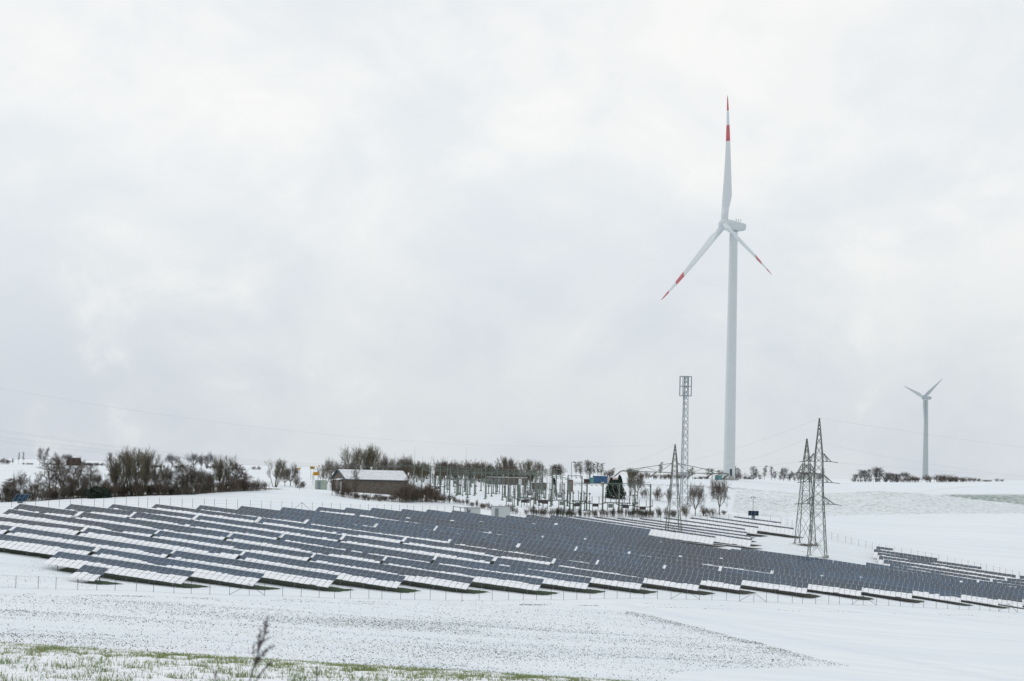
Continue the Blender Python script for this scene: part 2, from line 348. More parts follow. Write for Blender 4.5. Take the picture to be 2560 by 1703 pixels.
# order rows: position among neighbours is told by the row (counted from the left along the front fence)
for i in sorted(byrow):
    lst = sorted(byrow[i], key=lambda t: -t[1])
    blocks = []
    for t in lst:
        if blocks and abs(blocks[-1][-1][1]-t[2]) < 1.5: blocks[-1].append(t)
        else: blocks.append([t])
    for bi, bl in enumerate(blocks):
        vis = {}
        for k, (ri, u0, u1) in enumerate(bl):
            L = u1-u0-.45; nc = max(3, int(round(L/CW))); La = nc*CW
            u0c = u0+.2 if nc < 27 else (u0+u1)/2-La/2
            pa = UH*u0c+NH*(D0+i*PIT); pb = UH*(u0c+La)+NH*(D0+i*PIT)
            ppx = proj(np.array([pa, pb])+np.array([0, 0, -15]))[:, 0]
            if ppx[0] > 2600 or ppx[1] < -40: continue
            za, zb = ground([pa[0], pb[0]], [pa[1], pb[1]]); pa[2] = za+TOPH; pb[2] = zb+TOPH
            Rv = pb-pa; Rv /= np.linalg.norm(Rv)
            S = -NH*math.cos(TILT)-np.array([0, 0, math.sin(TILT)]); S = S-(S@Rv)*Rv; S /= np.linalg.norm(S)
            Nv = np.cross(S, Rv); Nv = Nv if Nv[2] > 0 else -Nv
            first = (k == 0); front = first and i <= 16
            rs = np.random.default_rng(1000+tcount)
            frac = snowfrac(i, u0, u1, first); full = frac > .72
            vis[bi] = vis.get(bi, 0)+1; kv = vis[bi]
            rear = i >= 21 and (u0+u1)/2 < -20
            look = 'mostly snowed' if full else ('half snowed' if frac > .47 else 'lightly snowed')
            sz = 'short ' if nc < 20 else ''
            if rear: lab = '%s%s solar table, %s from right, %s row of the rear hedge side block' % (sz, look, ordn(kv), ordn(i-20))
            elif i >= 17 and not bi: lab = '%s%s solar table, %s from the right picture edge, %s row from left' % (sz, look, ordn(kv), ordn(i+1))
            elif bi: lab = '%s%s solar table, %s from right in rear stretch of %s row' % (sz, look, ordn(kv), ordn(i+1))
            elif kv == 1: lab = '%s%s solar table nearest the front fence in %s row from left' % (sz, look, ordn(i+1))
            else: lab = '%s%s solar table, %s back from the front fence, %s row from left' % (sz, look, ordn(kv), ordn(i+1))
            Mx = Matrix(((Rv[0], S[0], Nv[0], pa[0]), (Rv[1], S[1], Nv[1], pa[1]), (Rv[2], S[2], Nv[2], pa[2]), (0, 0, 0, 1)))
            root = bpy.data.objects.new('solar_table', None); COL.objects.link(root); root.matrix_world = Mx; root.empty_display_size = .5
            tag(root, lab, 'solar panel table', 'snow dusted solar panel tables of the solar park')
            if front:
                for c in range(nc):
                    for r in range(NR): obj('solar_module', MODULE, root, (c*CW, r*CH, 0))
            else: obj('module_array', array_mesh(nc), root)
            snow_mesh(nc, frac, rs, full).build('snow_layer', SNOW, root, smooth=False)
            # supports, computed in world then brought to the table's own axes
            inv = np.array(Mx.inverted()); tl = lambda p: inv[:3, :3]@p+inv[:3, 3]
            rail = MB()
            for b in (.7, 2.0, 3.3, 4.7): rail.box((La/2, b, -.085), (La, .07, .09))
            nl = max(2, int(La/3.6)); legs = []
            for j in range(nl):
                a = La*(j+.5)/nl
                rail.bar((a, .3, -.17), (a, NR*CH-.2, -.17), .09)
                for b in (1.0, 4.35):
                    pw = pa+Rv*a+S*b-Nv*.2; foot = np.array([pw[0], pw[1], gz(pw[0], pw[1])-.1]); legs.append((tl(pw), tl(foot)))
                p1 = tl(pa+Rv*a+S*2.9-Nv*.2); p2 = legs[-2][0]*.45+legs[-2][1]*.55; rail.bar(p1, p2, .06)
            rail.build('rail_frame', GALV, root)
            for a, b in legs:
                lm = MB(); lm.bar(a, b, .10); lm.build('post', GALV, root)
            bare_rects.append((u0c, u0c+La, D0+i*PIT, i))
            tcount += 1
print('tables', tcount)

# ------------------------------------------------------------------ ground
def axis(segs):
    out = [segs[0][0]]
    for a, b, s0, s1 in segs:
        x = a
        while x < b-1e-6:
            t = (x-a)/(b-a); x = x+s0*(1-t)+s1*t; out.append(min(x, b))
    return np.array(sorted(set(np.round(out, 4))))
xs = axis([(-6000, -200, 900, 14), (-200, -130, 8, 1.5), (-130, 130, 1.0, 1.0), (130, 200, 1.5, 8), (200, 6000, 14, 900)])
ys = axis([(-60, 12, 12, 1.5), (12, 45, .5, .5), (45, 210, 2, 2), (210, 300, 1.6, 1.0), (300, 560, 1.0, 1.0), (560, 900, 1.4, 3), (900, 1700, 4, 20), (1700, 9000, 30, 1200)])
X, Y = np.meshgrid(xs, ys); x = X.ravel(); y = Y.ravel(); z = ground(x, y)
nx, ny = len(xs), len(ys)
V = np.stack([x, y, z], 1)
me = bpy.data.meshes.new('ground'); nf = (nx-1)*(ny-1)
me.vertices.add(len(V)); me.vertices.foreach_set('co', V.ravel())
ii, jj = np.meshgrid(np.arange(nx-1), np.arange(ny-1)); q = (jj*nx+ii).ravel()
Fi = np.stack([q, q+1, q+nx+1, q+nx], 1).astype(np.int32)
me.loops.add(nf*4); me.loops.foreach_set('vertex_index', Fi.ravel()); me.polygons.add(nf)
me.polygons.foreach_set('loop_start', np.arange(nf, dtype=np.int32)*4); me.polygons.foreach_set('use_smooth', np.ones(nf, bool))
me.update()
# masks: R speckled crop field, G green bare strip and its shade under the panels, B brown earth, A grass field / track
mask = np.zeros((len(V), 4), np.float32)
uu = x*UH[0]+y*UH[1]; nn = x*NH[0]+y*NH[1]
def soft(v, a, b, s): return sm(a-s, a+s, v)*(1-sm(b-s, b+s, v))
for (u0, u1, D, i) in bare_rects:
    sel = (np.abs(nn-D) < 14) & (uu > u0-8) & (uu < u1+8)
    if not sel.any(): continue
    m_ = soft(uu[sel], u0+1.6, u1+.6+np.clip(nn[sel]-(D-4.3), 0, 5)*.36, .9)*soft(nn[sel], D-4.3, D+1.2, .6)
    mask[sel, 1] = np.maximum(mask[sel, 1], m_)
    if i >= 5: mask[sel, 2] = np.maximum(mask[sel, 2], m_*min(1, (i-4)/6))
# image-based outlines of fields turned into world polygons on the ground
def inpoly(x, y, poly):
    c = np.zeros(len(x), bool); n = len(poly)
    for i in range(n):
        x1, y1 = poly[i]; x2, y2 = poly[(i+1) % n]
        k = ((y1 > y) != (y2 > y)) & (x < (x2-x1)*(y-y1)/(y2-y1+1e-12)+x1); c ^= k
    return c
edge = [hit(px, py)[:2] for px, py in ((1180, 1499), (1500, 1512), (1620, 1537), (1760, 1572), (1900, 1607), (2020, 1640), (2130, 1667))]
fieldpoly = [(-400, 130), (-400, 260)]+[tuple(hit(px, py)[:2]) for px, py in ((0, 1484), (500, 1497), (900, 1505))]+[tuple(e) for e in edge]+[tuple(hit(1700, 1680, 150)[:2]), (0, 150), (0, 130)]
inF = inpoly(x, y, fieldpoly)
farpoly = [tuple(hit(px, py)[:2]) for px, py in ((1905, 1290), (2144, 1286.5), (2557, 1284))]+[(260, 700), (300, 760)]+[tuple(hit(px, py)[:2]) for px, py in ((2557, 1262), (2450, 1250), (2351, 1238), (2200, 1227), (1900, 1225.5), (1840, 1228), (1830, 1280))]
inFar = inpoly(x, y, farpoly)
mask[inFar, 0] = 1.0
gp = [tuple(hit(px, py)[:2]) for px, py in ((2351, 1238), (2450, 1250), (2557, 1262))]+[(400, 770), (400, 900)]+[tuple(hit(2557, 1236)[:2]), tuple(hit(2450, 1236.5)[:2])]
mask[inpoly(x, y, gp), 3] = 1.0
# dark earthy bank under the big turbine and brush lines
bank = np.exp(-((x-place(1760, 715)[0])/60)**2-((y-722)/14)**2); mask[:, 2] = np.maximum(mask[:, 2], (bank*.62).astype(np.float32))
# thin earthy furrow at foot of the far field
fl = [hit(px, py)[:2] for px, py in ((1905, 1291), (2144, 1287), (2557, 1284.5))]
for a, b in zip(fl, fl[1:]):
    a = np.array(a); b = np.array(b); d = b-a; L = np.linalg.norm(d); d /= L; nrm = np.array([-d[1], d[0]])
    rel = np.stack([x, y], 1)-a; s = rel@d; tt = rel@nrm
    mask[:, 2] = np.maximum(mask[:, 2], np.where((s > 0) & (s < L), .60*np.exp(-(tt/1.6)**2), 0).astype(np.float32))
# hedge foot, left
hl = [hit(px, py)[:2] for px, py in ((-60, 1259), (100, 1253), (200, 1247), (330, 1242), (460, 1238), (600, 1229), (700, 1224))]
for a, b in zip(hl, hl[1:]):
    a = np.array(a); b = np.array(b); d = b-a; L = np.linalg.norm(d); d /= L; nrm = np.array([-d[1], d[0]])
    rel = np.stack([x, y], 1)-a; s = rel@d; tt = rel@nrm
    w_ = np.where((s > -3) & (s < L+3), np.exp(-((tt-6)/8.0)**2), 0).astype(np.float32)
    mask[:, 2] = np.maximum(mask[:, 2], .95*w_); mask[:, 1] = np.maximum(mask[:, 1], .45*w_)
def nearline(pts, width):
    W = [hit(*p)[:2] for p in pts]; out = np.zeros(len(x))
    for a, b in zip(W, W[1:]):
        a = np.array(a); b = np.array(b); d = b-a; L = np.linalg.norm(d); d /= L; rel = np.stack([x, y], 1)-a; s_ = np.clip(rel@d, 0, L); dd = np.linalg.norm(rel-s_[:, None]*d, axis=1); out = np.maximum(out, np.exp(-(dd/width)**2))
    return out.astype(np.float32)
for pts, wd, st in (([(1925, 1361), (1965, 1369), (2015, 1381)], 1.1, .62), ([(180, 1253), (420, 1247), (640, 1243)], 1.4, .50), ([(2340, 1229), (2450, 1233), (2560, 1238)], 2.0, .55), ([(2140, 1299), (2060, 1294)], 1.5, .5),
        ([(1560, 1228), (1700, 1234), (1860, 1238)], 7.0, .48), ([(1600, 1208), (1720, 1212)], 5.0, .5), ([(1100, 1258), (1130, 1262)], 1.2, .6)):
    mask[:, 2] = np.maximum(mask[:, 2], nearline(pts, wd)*st)
track = np.maximum(nearline([(1560, 1512), (1700, 1540), (1850, 1570), (2050, 1610), (2350, 1668), (2560, 1712)], 2.2), nearline([(1620, 1508), (1850, 1552), (2150, 1612), (2560, 1690)], 1.2)*.6)
track = np.maximum(track, nearline([(1560, 1560), (2000, 1552), (2560, 1556)], 1.2)*.35)
tr_at = me.attributes.new('track', 'FLOAT', 'POINT'); tr_at.data.foreach_set('value', track.astype(np.float32))
at_ = me.color_attributes.new('mask', 'FLOAT_COLOR', 'POINT'); at_.data.foreach_set('color', mask.ravel())
def ground_mat():
    m = bpy.data.materials.new('snowy_ground'); m.use_nodes = True; nt = m.node_tree; N = nt.nodes; Lk = nt.links; b = N['Principled BSDF']
    geo = N.new('ShaderNodeNewGeometry'); att = N.new('ShaderNodeAttribute'); att.attribute_name = 'mask'
    sep = N.new('ShaderNodeSeparateColor'); Lk.new(att.outputs['Color'], sep.inputs['Color'])
    def noise(scale, detail=3, vec=None, rough=.55):
        n = N.new('ShaderNodeTexNoise'); n.inputs['Scale'].default_value = scale; n.inputs['Detail'].default_value = detail; n.inputs['Roughness'].default_value = rough
        Lk.new(vec or geo.outputs['Position'], n.inputs['Vector']); return n.outputs['Fac']
    def math_(op, a, b_=None, c=None, clamp=False):
        k = N.new('ShaderNodeMath'); k.operation = op; k.use_clamp = clamp
        for i, v in enumerate((a, b_, c)):
            if v is None: continue
            if isinstance(v, (int, float)): k.inputs[i].default_value = v
            else: Lk.new(v, k.inputs[i])
        return k.outputs[0]
    def mapr(v, a, b_, lo=0, hi=1):
        k = N.new('ShaderNodeMapRange'); k.inputs['From Min'].default_value = a; k.inputs['From Max'].default_value = b_; k.inputs['To Min'].default_value = lo; k.inputs['To Max'].default_value = hi; k.interpolation_type = 'SMOOTHSTEP'
        Lk.new(v, k.inputs['Value']); return k.outputs['Result']
    def mix(f, a, c):
        k = N.new('ShaderNodeMix'); k.data_type = 'RGBA'
        if isinstance(f, (int, float)): k.inputs[0].default_value = f
        else: Lk.new(f, k.inputs[0])
        for idx, v in ((6, a), (7, c)):
            if isinstance(v, tuple): k.inputs[idx].default_value = (*v, 1)
            else: Lk.new(v, k.inputs[idx])
        return k.outputs[2]
    # snow with faint drill-row and drift tone
    mp = N.new('ShaderNodeMapping'); mp.inputs['Scale'].default_value = (.02, .35, .1); mp.inputs['Rotation'].default_value = (0, 0, R_(-8)); Lk.new(geo.outputs['Position'], mp.inputs['Vector'])
    streak = noise(1, 5, mp.outputs['Vector'], .65)
    big = noise(.02, 4)
    snow = mix(mapr(streak, .3, .7), (.69, .76, .825), (.785, .835, .88))
    snow = mix(mapr(big, .35, .65, 0, .35), snow, (.82, .855, .89))
    fine = noise(1.6, 4, None, .7)
    ta = N.new('ShaderNodeAttribute'); ta.attribute_name = 'track'
    snow = mix(math_('MULTIPLY', ta.outputs['Fac'], mapr(noise(.25, 5), .3, .6, .3, .75)), snow, (.68, .735, .81))
    peep = mapr(noise(.9, 6, None, .75), .66, .72, 0, .35)              # a little soil showing everywhere
    peep = math_('MULTIPLY', peep, mapr(big, .45, .6))
    col = mix(peep, snow, (.33, .34, .31))
    # far crop field
    spk = mapr(noise(.55, 8, None, .85), .47, .60)
    spk = math_('MULTIPLY', spk, mapr(noise(.03, 4), .30, .55, .45, 1.0))
    col = mix(math_('MULTIPLY', math_('MULTIPLY', spk, sep.outputs['Red']), .85), col, (.22, .25, .19))
    # green winter crop
    gg = mapr(noise(.5, 7, None, .8), .38, .56)
    col = mix(math_('MULTIPLY', math_('MULTIPLY', gg, att.outputs['Alpha']), .85), col, (.035, .095, .035))
    # bare strips beneath the panels, colour darkened for the shade there
    edgeN = math_('SUBTRACT', noise(1.3, 5, None, .7), .5)
    g1 = math_('ADD', sep.outputs['Green'], math_('MULTIPLY', edgeN, 1.3)); g1 = mapr(g1, .40, .60)
    gcol = mix(mapr(noise(.12, 3), .42, .58), (.012, .036, .009), (.024, .056, .016))
    gcol = mix(mapr(sep.outputs['Blue'], .3, 1.0, 0, .75), gcol, (.034, .027, .020))
    col = mix(g1, col, gcol)
    b1 = math_('ADD', sep.outputs['Blue'], math_('MULTIPLY', math_('SUBTRACT', noise(.8, 7, None, .8), .5), 1.6))
    b1 = math_('MULTIPLY', mapr(b1, .55, .72), math_('SUBTRACT', 1.0, g1))
    col = mix(b1, col, (.075, .065, .050))
    Lk.new(col, b.inputs['Base Color']); b.inputs['Roughness'].default_value = .75; b.inputs['Specular IOR Level'].default_value = .25
    bp = N.new('ShaderNodeBump'); bp.inputs['Strength'].default_value = .35; bp.inputs['Distance'].default_value = .12
    hsum = math_('ADD', fine, math_('MULTIPLY', streak, .8)); Lk.new(hsum, bp.inputs['Height']); Lk.new(bp.outputs['Normal'], b.inputs['Normal'])
    return m
me.materials.append(ground_mat())
go = bpy.data.objects.new('ground', me); COL.objects.link(go); tag(go, kind='structure')

# ------------------------------------------------------------------ crop tufts poking out of the snow in the near field (uncountable)
def tufts():
    N = 800000
    px = rng.uniform(-120, 120, N); py = rng.uniform(185, 345, N)
    ok = inpoly(px, py, fieldpoly); px, py = px[ok], py[ok]
    def band(x, y):
        v = np.zeros(len(x)); r = np.random.default_rng(3)
        for k in range(26):
            fx, fy = r.normal(0, .018), r.normal(0, .16); v += np.sin(fx*x*2+fy*y+r.uniform(0, 6.28))*r.uniform(.4, 1)
        return v/4
    im = proj(np.stack([px, py, ground(px, py)], 1))
    d = band(px, py)
    e = np.array(edge); dist = np.full(len(px), 1e9)
    for a, b in zip(e, e[1:]):
        dd = b-a; L = np.linalg.norm(dd); dd = dd/L; rel = np.stack([px, py], 1)-a; s = np.clip(rel@dd, 0, L); dist = np.minimum(dist, np.linalg.norm(rel-s[:, None]*dd, axis=1))
    dens = .09+.30*sm(-.1, 1.2, d)
    dens += .38*np.exp(-((im[:, 1]-(1530+.028*im[:, 0]*1.0))/14)**2)*(im[:, 0] < 1500)
    dens += .30*np.exp(-((im[:, 1]-(1600+.030*im[:, 0]))/22)**2)
    dens += 1.3*np.exp(-(dist/3.2)**2)*(im[:, 0] > 1560)
    d2 = band(px*3.1+40, py*2.3)
    dens = dens*np.clip(.70+.65*d2, .2, 1.6)*1.15
    dens *= 1-.8*sm(1850, 2120, im[:, 0])
    dens *= np.where(im[:, 0] > 1180, np.clip((dist+rng.normal(.3, .8, len(px)))/.8, 0, 1), 1)
    dens *= 1-.5*(im[:, 1] < 1497+.02*im[:, 0])
    kp = rng.random(len(px)) < dens; px, py = px[kp], py[kp]
    # broken earthy lines on the headland
    ex, ey = [], []
    for pts, nn_ in (([(0, 1483), (380, 1492), (780, 1505), (1300, 1513), (1540, 1515)], 1500), ([(1300, 1512), (1500, 1514)], 500), ([(1500, 1517), (1800, 1523), (2200, 1533), (2560, 1545)], 650), ([(1560, 1508), (2000, 1524), (2400, 1540)], 200), ([(100, 1489), (1100, 1507)], 600)):
        W = [hit(*p) for p in pts]
        for k in range(nn_):
            t = rng.uniform(0, len(W)-1); i = int(t); P = W[i]+(W[i+1]-W[i])*(t-i)
            if math.sin(P[0]*.55)+math.sin(P[0]*.23+1)+rng.normal(0, .5) < .2: continue
            ex.append(P[0]); ey.append(P[1]+rng.normal(0, .35))
    # scattered specks on the headland and in the park edge
    for k in range(500):
        P = hit(rng.uniform(0, 250), rng.uniform(1400, 1470)); ex.append(P[0]); ey.append(P[1])
    px = np.r_[px, ex]; py = np.r_[py, ey]
    pz = ground(px, py); n = len(px); print('tufts', n)
    Vs = []; Fs = []; h = rng.uniform(.02, .075, n)*rng.choice([.5, .8, 1.5], n); w = rng.uniform(.02, .065, n)*rng.choice([.5, .9, 1.6], n); a = rng.uniform(0, math.pi, n)
    for q in range(1):
        aa = rng.uniform(-.9, .9, n); dx, dy = np.cos(aa)*w, np.sin(aa)*w; lx, ly = rng.normal(0, .04, n), rng.normal(0, .04, n)
        Vs.append(np.stack([np.stack([px-dx, py-dy, pz-.01], 1), np.stack([px+dx, py+dy, pz-.01], 1), np.stack([px+dx*.7+lx, py+dy*.7+ly, pz+h*rng.uniform(.5, 1, n)], 1), np.stack([px-dx*.5+lx, py-dy*.5+ly, pz+h], 1)], 1).reshape(-1, 3))
    V = np.vstack(Vs); nf = len(V)//4
    me = bpy.data.meshes.new('crop_tufts'); me.vertices.add(len(V)); me.vertices.foreach_set('co', V.ravel())
    me.loops.add(nf*4); me.loops.foreach_set('vertex_index', np.arange(nf*4, dtype=np.int32)); me.polygons.add(nf); me.polygons.foreach_set('loop_start', np.arange(nf, dtype=np.int32)*4); me.update()
    me.materials.append(TUFTM); o = obj('crop_tufts', me); tag(o, 'dark crop stubble and clods poking through the snow of the front field', 'stubble', kind='stuff')
tufts()

# ------------------------------------------------------------------ near grass bank
def grass():
    P = []
    def clump(n, x0, x1, y0, y1, r, per, s0, s1):
        for k in range(n):
            cx, cy = rng.uniform(x0, x1), rng.uniform(y0, y1)
            for j in range(rng.integers(*per)): P.append((cx+rng.normal(0, r), cy+rng.normal(0, r), rng.uniform(s0, s1)))
    clump(4200, -10, 6, 20.5, 31, .06, (3, 9), .03, .08)
    clump(900, -10, 6, 20.5, 30, .12, (10, 34), .05, .15)
    clump(3000, -10, 7, 29.0, 31.8, .10, (7, 16), .04, .095)          # dense unsnowed lip of the bank
    P = np.array(P); n = len(P); print('blades', n)
    z = ground(P[:, 0], P[:, 1]); h = P[:, 2]; az = rng.uniform(0, 6.28, n); wd = rng.uniform(.0028, .006, n); lean = rng.uniform(.2, 1.3, n)*h
    lx, ly = np.cos(az)*lean, np.sin(az)*lean; wx, wy = np.cos(az+1.2)*wd, np.sin(az+1.2)*wd*.6
    b = np.stack([P[:, 0], P[:, 1], z-.005], 1); m_ = b+np.stack([lx*.35, ly*.35, h*.65], 1); t = b+np.stack([lx, ly, h*rng.uniform(.75, 1.0, n)], 1); w = np.stack([wx, wy, 0*wx], 1)
    V = np.stack([b-w, b+w, m_+w*.8, m_-w*.8, t], 1).reshape(-1, 3)
    me = bpy.data.meshes.new('grass'); me.from_pydata(V.tolist(), [], [q for k in range(n) for q in ((5*k, 5*k+1, 5*k+2, 5*k+3), (5*k+3, 5*k+2, 5*k+4))])
    mi = np.repeat((rng.random(n) < .15).astype(np.int32), 2); me.materials.append(GRASSM); me.materials.append(GRASSY); me.polygons.foreach_set('material_index', mi); me.update()
    tag(obj('grass', me), 'green grass blades sticking out of the snow on the near bank', 'grass', kind='stuff')
    # lumpy snow pillows between the blades
    mb = MB()
    for k in range(2600):
        cx, cy = rng.uniform(-10, 5), rng.uniform(20.5, 30.6); r = rng.uniform(.06, .20); zc = gz(cx, cy) if k < 1 else None
        P.shape
        mb.v.append(np.array([[cx, cy, r]]))
    C = np.vstack(mb.v); zz = ground(C[:, 0], C[:, 1]); out = MB()
    an = np.arange(7)*2*math.pi/7
    for (cx, cy, r), zc in zip(C, zz):
        j = rng.uniform(.7, 1.3, 7); hh = r*.28
        V = [(cx+math.cos(a)*r*1.5*q, cy+math.sin(a)*r*1.2*q, zc-.02) for a, q in zip(an, j)]+[(cx+math.cos(a)*r*.9*q, cy+math.sin(a)*r*.8*q, zc+hh*.75) for a, q in zip(an, j)]+[(cx, cy, zc+hh)]
        out.add(V, [(i, (i+1) % 7, 7+(i+1) % 7, 7+i) for i in range(7)]+[(7+i, 7+(i+1) % 7, 14) for i in range(7)])
    tag(out.build('snow_lumps', SNOW, smooth=True), 'lumpy snow between the grass blades on the near bank', 'snow', kind='stuff')
grass()

# ------------------------------------------------------------------ reeds in the foreground
def reed(Yd, strands, lab, base_px):
    """strands: image-plane polylines (px, py, thickness px) turned into dry spikelets at distance Yd; the first one is the stem"""
    r = np.random.default_rng(int(base_px)); top = at(strands[0][-1][0], strands[0][-1][1], Yd); foot = at(strands[0][0][0], strands[0][0][1], Yd)
    base = np.array([foot[0]-.03, Yd, 0]); base[2] = gz(base[0], Yd); root = thing('reed', base, lab, 'reed', 'dry reeds in the foreground'); k = Yd/F
    sb = MB(); pts = [base]+[at(a, b, Yd) for a, b, t in strands[0]]
    for p, q in zip(pts, pts[1:]): sb.cyl(p-base, q-base, .0034, .003, 6)
    sb.build('stem', REEDS, root, True)
    pb = MB(); n_ = 0
    for st in strands[1:]:
        dy = r.normal(0, .02)
        for (x0, y0, t0), (x1, y1, t1) in zip(st, st[1:]):
            L = math.hypot(x1-x0, y1-y0); m_ = max(3, int(L/.9)); A = at(x0, y0, Yd)-base; B = at(x1, y1, Yd)-base; pb.cyl(A+(0, dy, 0), B+(0, dy, 0), .0012, n=4)
            for j in range(m_):
                t = j/m_; th = (t0+(t1-t0)*t)*k; c = A+(B-A)*t+np.array([r.normal(0, th*.32), dy+r.normal(0, th*.4), r.normal(0, th*.3)])
                d = (B-A)/np.linalg.norm(B-A)+r.normal(0, .35, 3); d /= np.linalg.norm(d); ln = r.uniform(2.5, 6)*k; pb.cyl(c, c+d*ln*.5, .0009, max(.0013, th*.18), 4); pb.cyl(c+d*ln*.5, c+d*ln, max(.0013, th*.18), .0003, 4); n_ += 1
    if n_: pb.build('plume', REED, root, True)
reed(7.6, [[(622, 1712, 2), (628, 1690, 2), (636, 1660, 2), (644, 1638, 2), (652, 1610, 2), (662, 1585, 1), (668, 1552, 1)],
    [(632, 1674, 5), (638, 1660, 9), (643, 1650, 18), (650, 1641, 14), (660, 1633, 9), (668, 1624, 7), (684, 1616, 3)],
    [(634, 1646, 8), (641, 1650, 13), (647, 1655, 9)],
    [(644, 1628, 7), (647, 1618, 8), (650, 1609, 11), (655, 1600, 5)], [(644, 1606, 7), (651, 1606, 8), (655, 1602, 4)],
    [(657, 1604, 5), (664, 1601, 8), (668, 1596, 5), (676, 1593, 2)], [(653, 1594, 4), (656, 1586, 6), (656, 1576, 3), (653, 1570, 2)],
    [(661, 1574, 7), (663, 1566, 6), (662, 1556, 4), (667, 1550, 6), (670, 1543, 2)], [(660, 1588, 3), (668, 1582, 4), (676, 1576, 2)], [(658, 1582, 2), (666, 1570, 3), (673, 1562, 2)],
    [(631, 1638, 3), (634, 1630, 4), (632, 1618, 2), (637, 1610, 2)], [(646, 1604, 3), (643, 1594, 2), (647, 1586, 2)]],
    'dark blurred reed with a ragged feathery plume, largest of the foreground reeds', 640)
reed(7.9, [[(636, 1712, 2), (646, 1692, 2), (660, 1674, 2), (676, 1656, 2)], [(646, 1690, 4), (653, 1684, 6), (660, 1674, 5)], [(664, 1668, 4), (669, 1666, 6), (674, 1659, 7), (680, 1655, 3)]], 'blurred bent reed stalk just right of the big plume', 660)
reed(9.5, [[(791, 1712, 2), (793, 1690, 2), (792, 1668, 1)], [(792, 1694, 3), (793, 1682, 4), (793, 1668, 2)]], 'short faint reed stalk standing farthest right on the near bank', 792)
reed(9.0, [[(540, 1712, 2), (538, 1696, 2), (536, 1682, 1)], [(538, 1698, 3), (537, 1686, 4), (536, 1680, 2)]], 'short faint reed stalk left of the big plume', 537)

# ------------------------------------------------------------------ fences
def fence(name, pts, n, lab, ph=1.75, pr=.035, brace=(), start_y=None, group=None, wires=(.06, .55, 1.05, 1.68), wr=.006):
    W = [hit(*p) if len(p) == 2 else place(p[0], p[2]) for p in pts]
    seg = [np.linalg.norm(b-a) for a, b in zip(W, W[1:])]; cum = np.r_[0, np.cumsum(seg)]
    base = W[0]; root = thing(name, base, lab, 'fence', group); P = []
    for k in range(n):
        s = cum[-1]*k/(n-1)+(random.uniform(-.3, .3) if 0 < k < n-1 else 0); i = min(int(np.searchsorted(cum, s, 'right')-1), len(W)-2); q = W[i]+(W[i+1]-W[i])*(s-cum[i])/seg[i]
        q[2] = gz(q[0], q[1]); P.append(q)
    pmb = MB(); pmb.cyl((0, 0, -.2), (0, 0, ph), pr, n=6); pm = pmb.mesh('post', DARKMETAL)
    for q in P: obj('post', pm, root, q-base)
    if n > 100: print('too many posts', n)
    wm = MB()
    for a, b in zip(P, P[1:]):
        for h in wires: wm.bar(a-base+(0, 0, h), b-base+(0, 0, h), wr*2)
    wm.build('wire', DARKMETAL, root)
    for k in brace:
        if k+1 < len(P):
            for j in (-1, 1):
                if 0 <= k+j < len(P):
                    bm = MB(); bm.bar(P[k]-base+(0, 0, ph*.93), P[k+j]-base+(0, 0, .1), .05); bm.build('brace', DARKMETAL, root)
    return P
fence('fence', [(-60, 1467), (0, 1469), (350, 1479), (700, 1491), (1000, 1499), (1280, 1501), (1420, 1500), (1500, 1497), (1620, 1497), (1900, 1506), (2200, 1514), (2400, 1524), (2560, 1533), (2640, 1538)], 76,
      'thin dark mesh fence on steel posts running along the front of the solar park', brace=(14, 43, 48, 57, 70, 73), group='mesh fences around the solar park', wires=(.04, 1.68))
fence('fence', [(-60, 1270), (0, 1268), (100, 1268), (300, 1268.5), (480, 1270), (700, 1277), (900, 1283), (1100, 1288), (1170, 1290)], 50,
      'thin mesh fence behind the rear left edge of the solar tables', ph=2.0, brace=(29,), group='mesh fences around the solar park')
fence('fence', [(1300, 1300), (1420, 1304), (1560, 1306), (1700, 1306), (1800, 1303), (1900, 1306), (1960, 1312), (1990, 1324)], 34,
      'thin mesh fence between the solar tables and the substation hedge', ph=2.0, group='mesh fences around the solar park')
fence('fence', [(2062, 1345), (2120, 1359), (2190, 1377), (2280, 1392), (2400, 1416), (2500, 1438), (2600, 1460)], 32,
      'thin mesh fence climbing behind the pylons to the right block', ph=1.9, pr=.03, group='mesh fences around the solar park')

# ------------------------------------------------------------------ lattice structures
def frame_pts(c, w, ang): return [np.array([c[0]+w/2*math.sqrt(2)*math.cos(ang+k*math.pi/2), c[1]+w/2*math.sqrt(2)*math.sin(ang+k*math.pi/2), c[2]]) for k in range(4)]
def lattice(root, levels, ang, lw, bw, m, K=4, zig=False):
    """levels: [(z, width)]; four legs (one mesh each) and the bracing"""
    R = [[q for q in frame_pts((0, 0, z), w, ang)] for z, w in levels]
    if K == 3:
        R = [[np.array([w*.577*math.cos(ang+k*2.094), w*.577*math.sin(ang+k*2.094), z]) for k in range(3)] for z, w in levels]
    for k in range(K):
        mb = MB()
        for a, b in zip(R, R[1:]): mb.bar(a[k], b[k], lw*.8)
        mb.build('leg', m, root)
    mb = MB()
    for li, (a, b) in enumerate(zip(R, R[1:])):
        for k in range(K):
            j = (k+1) % K
            mb.bar(a[k], b[j], bw*.8)
            if not zig: mb.bar(a[j], b[k], bw*.8)
            if li % 3 == 0 or zig: mb.bar(a[k], a[j], bw)
    mb.build('bracing', m, root)
def levels(z0, w0, z1, w1, ratio):
    out = [(z0, w0)]; z = z0
    while True:
        w = w0+(w1-w0)*(z-z0)/(z1-z0); st = max(w*ratio, .5)
        if z+st*1.4 > z1: break
        z += st; out.append((z, w0+(w1-w0)*(z-z0)/(z1-z0)))
    out.append((z1, w1)); return out
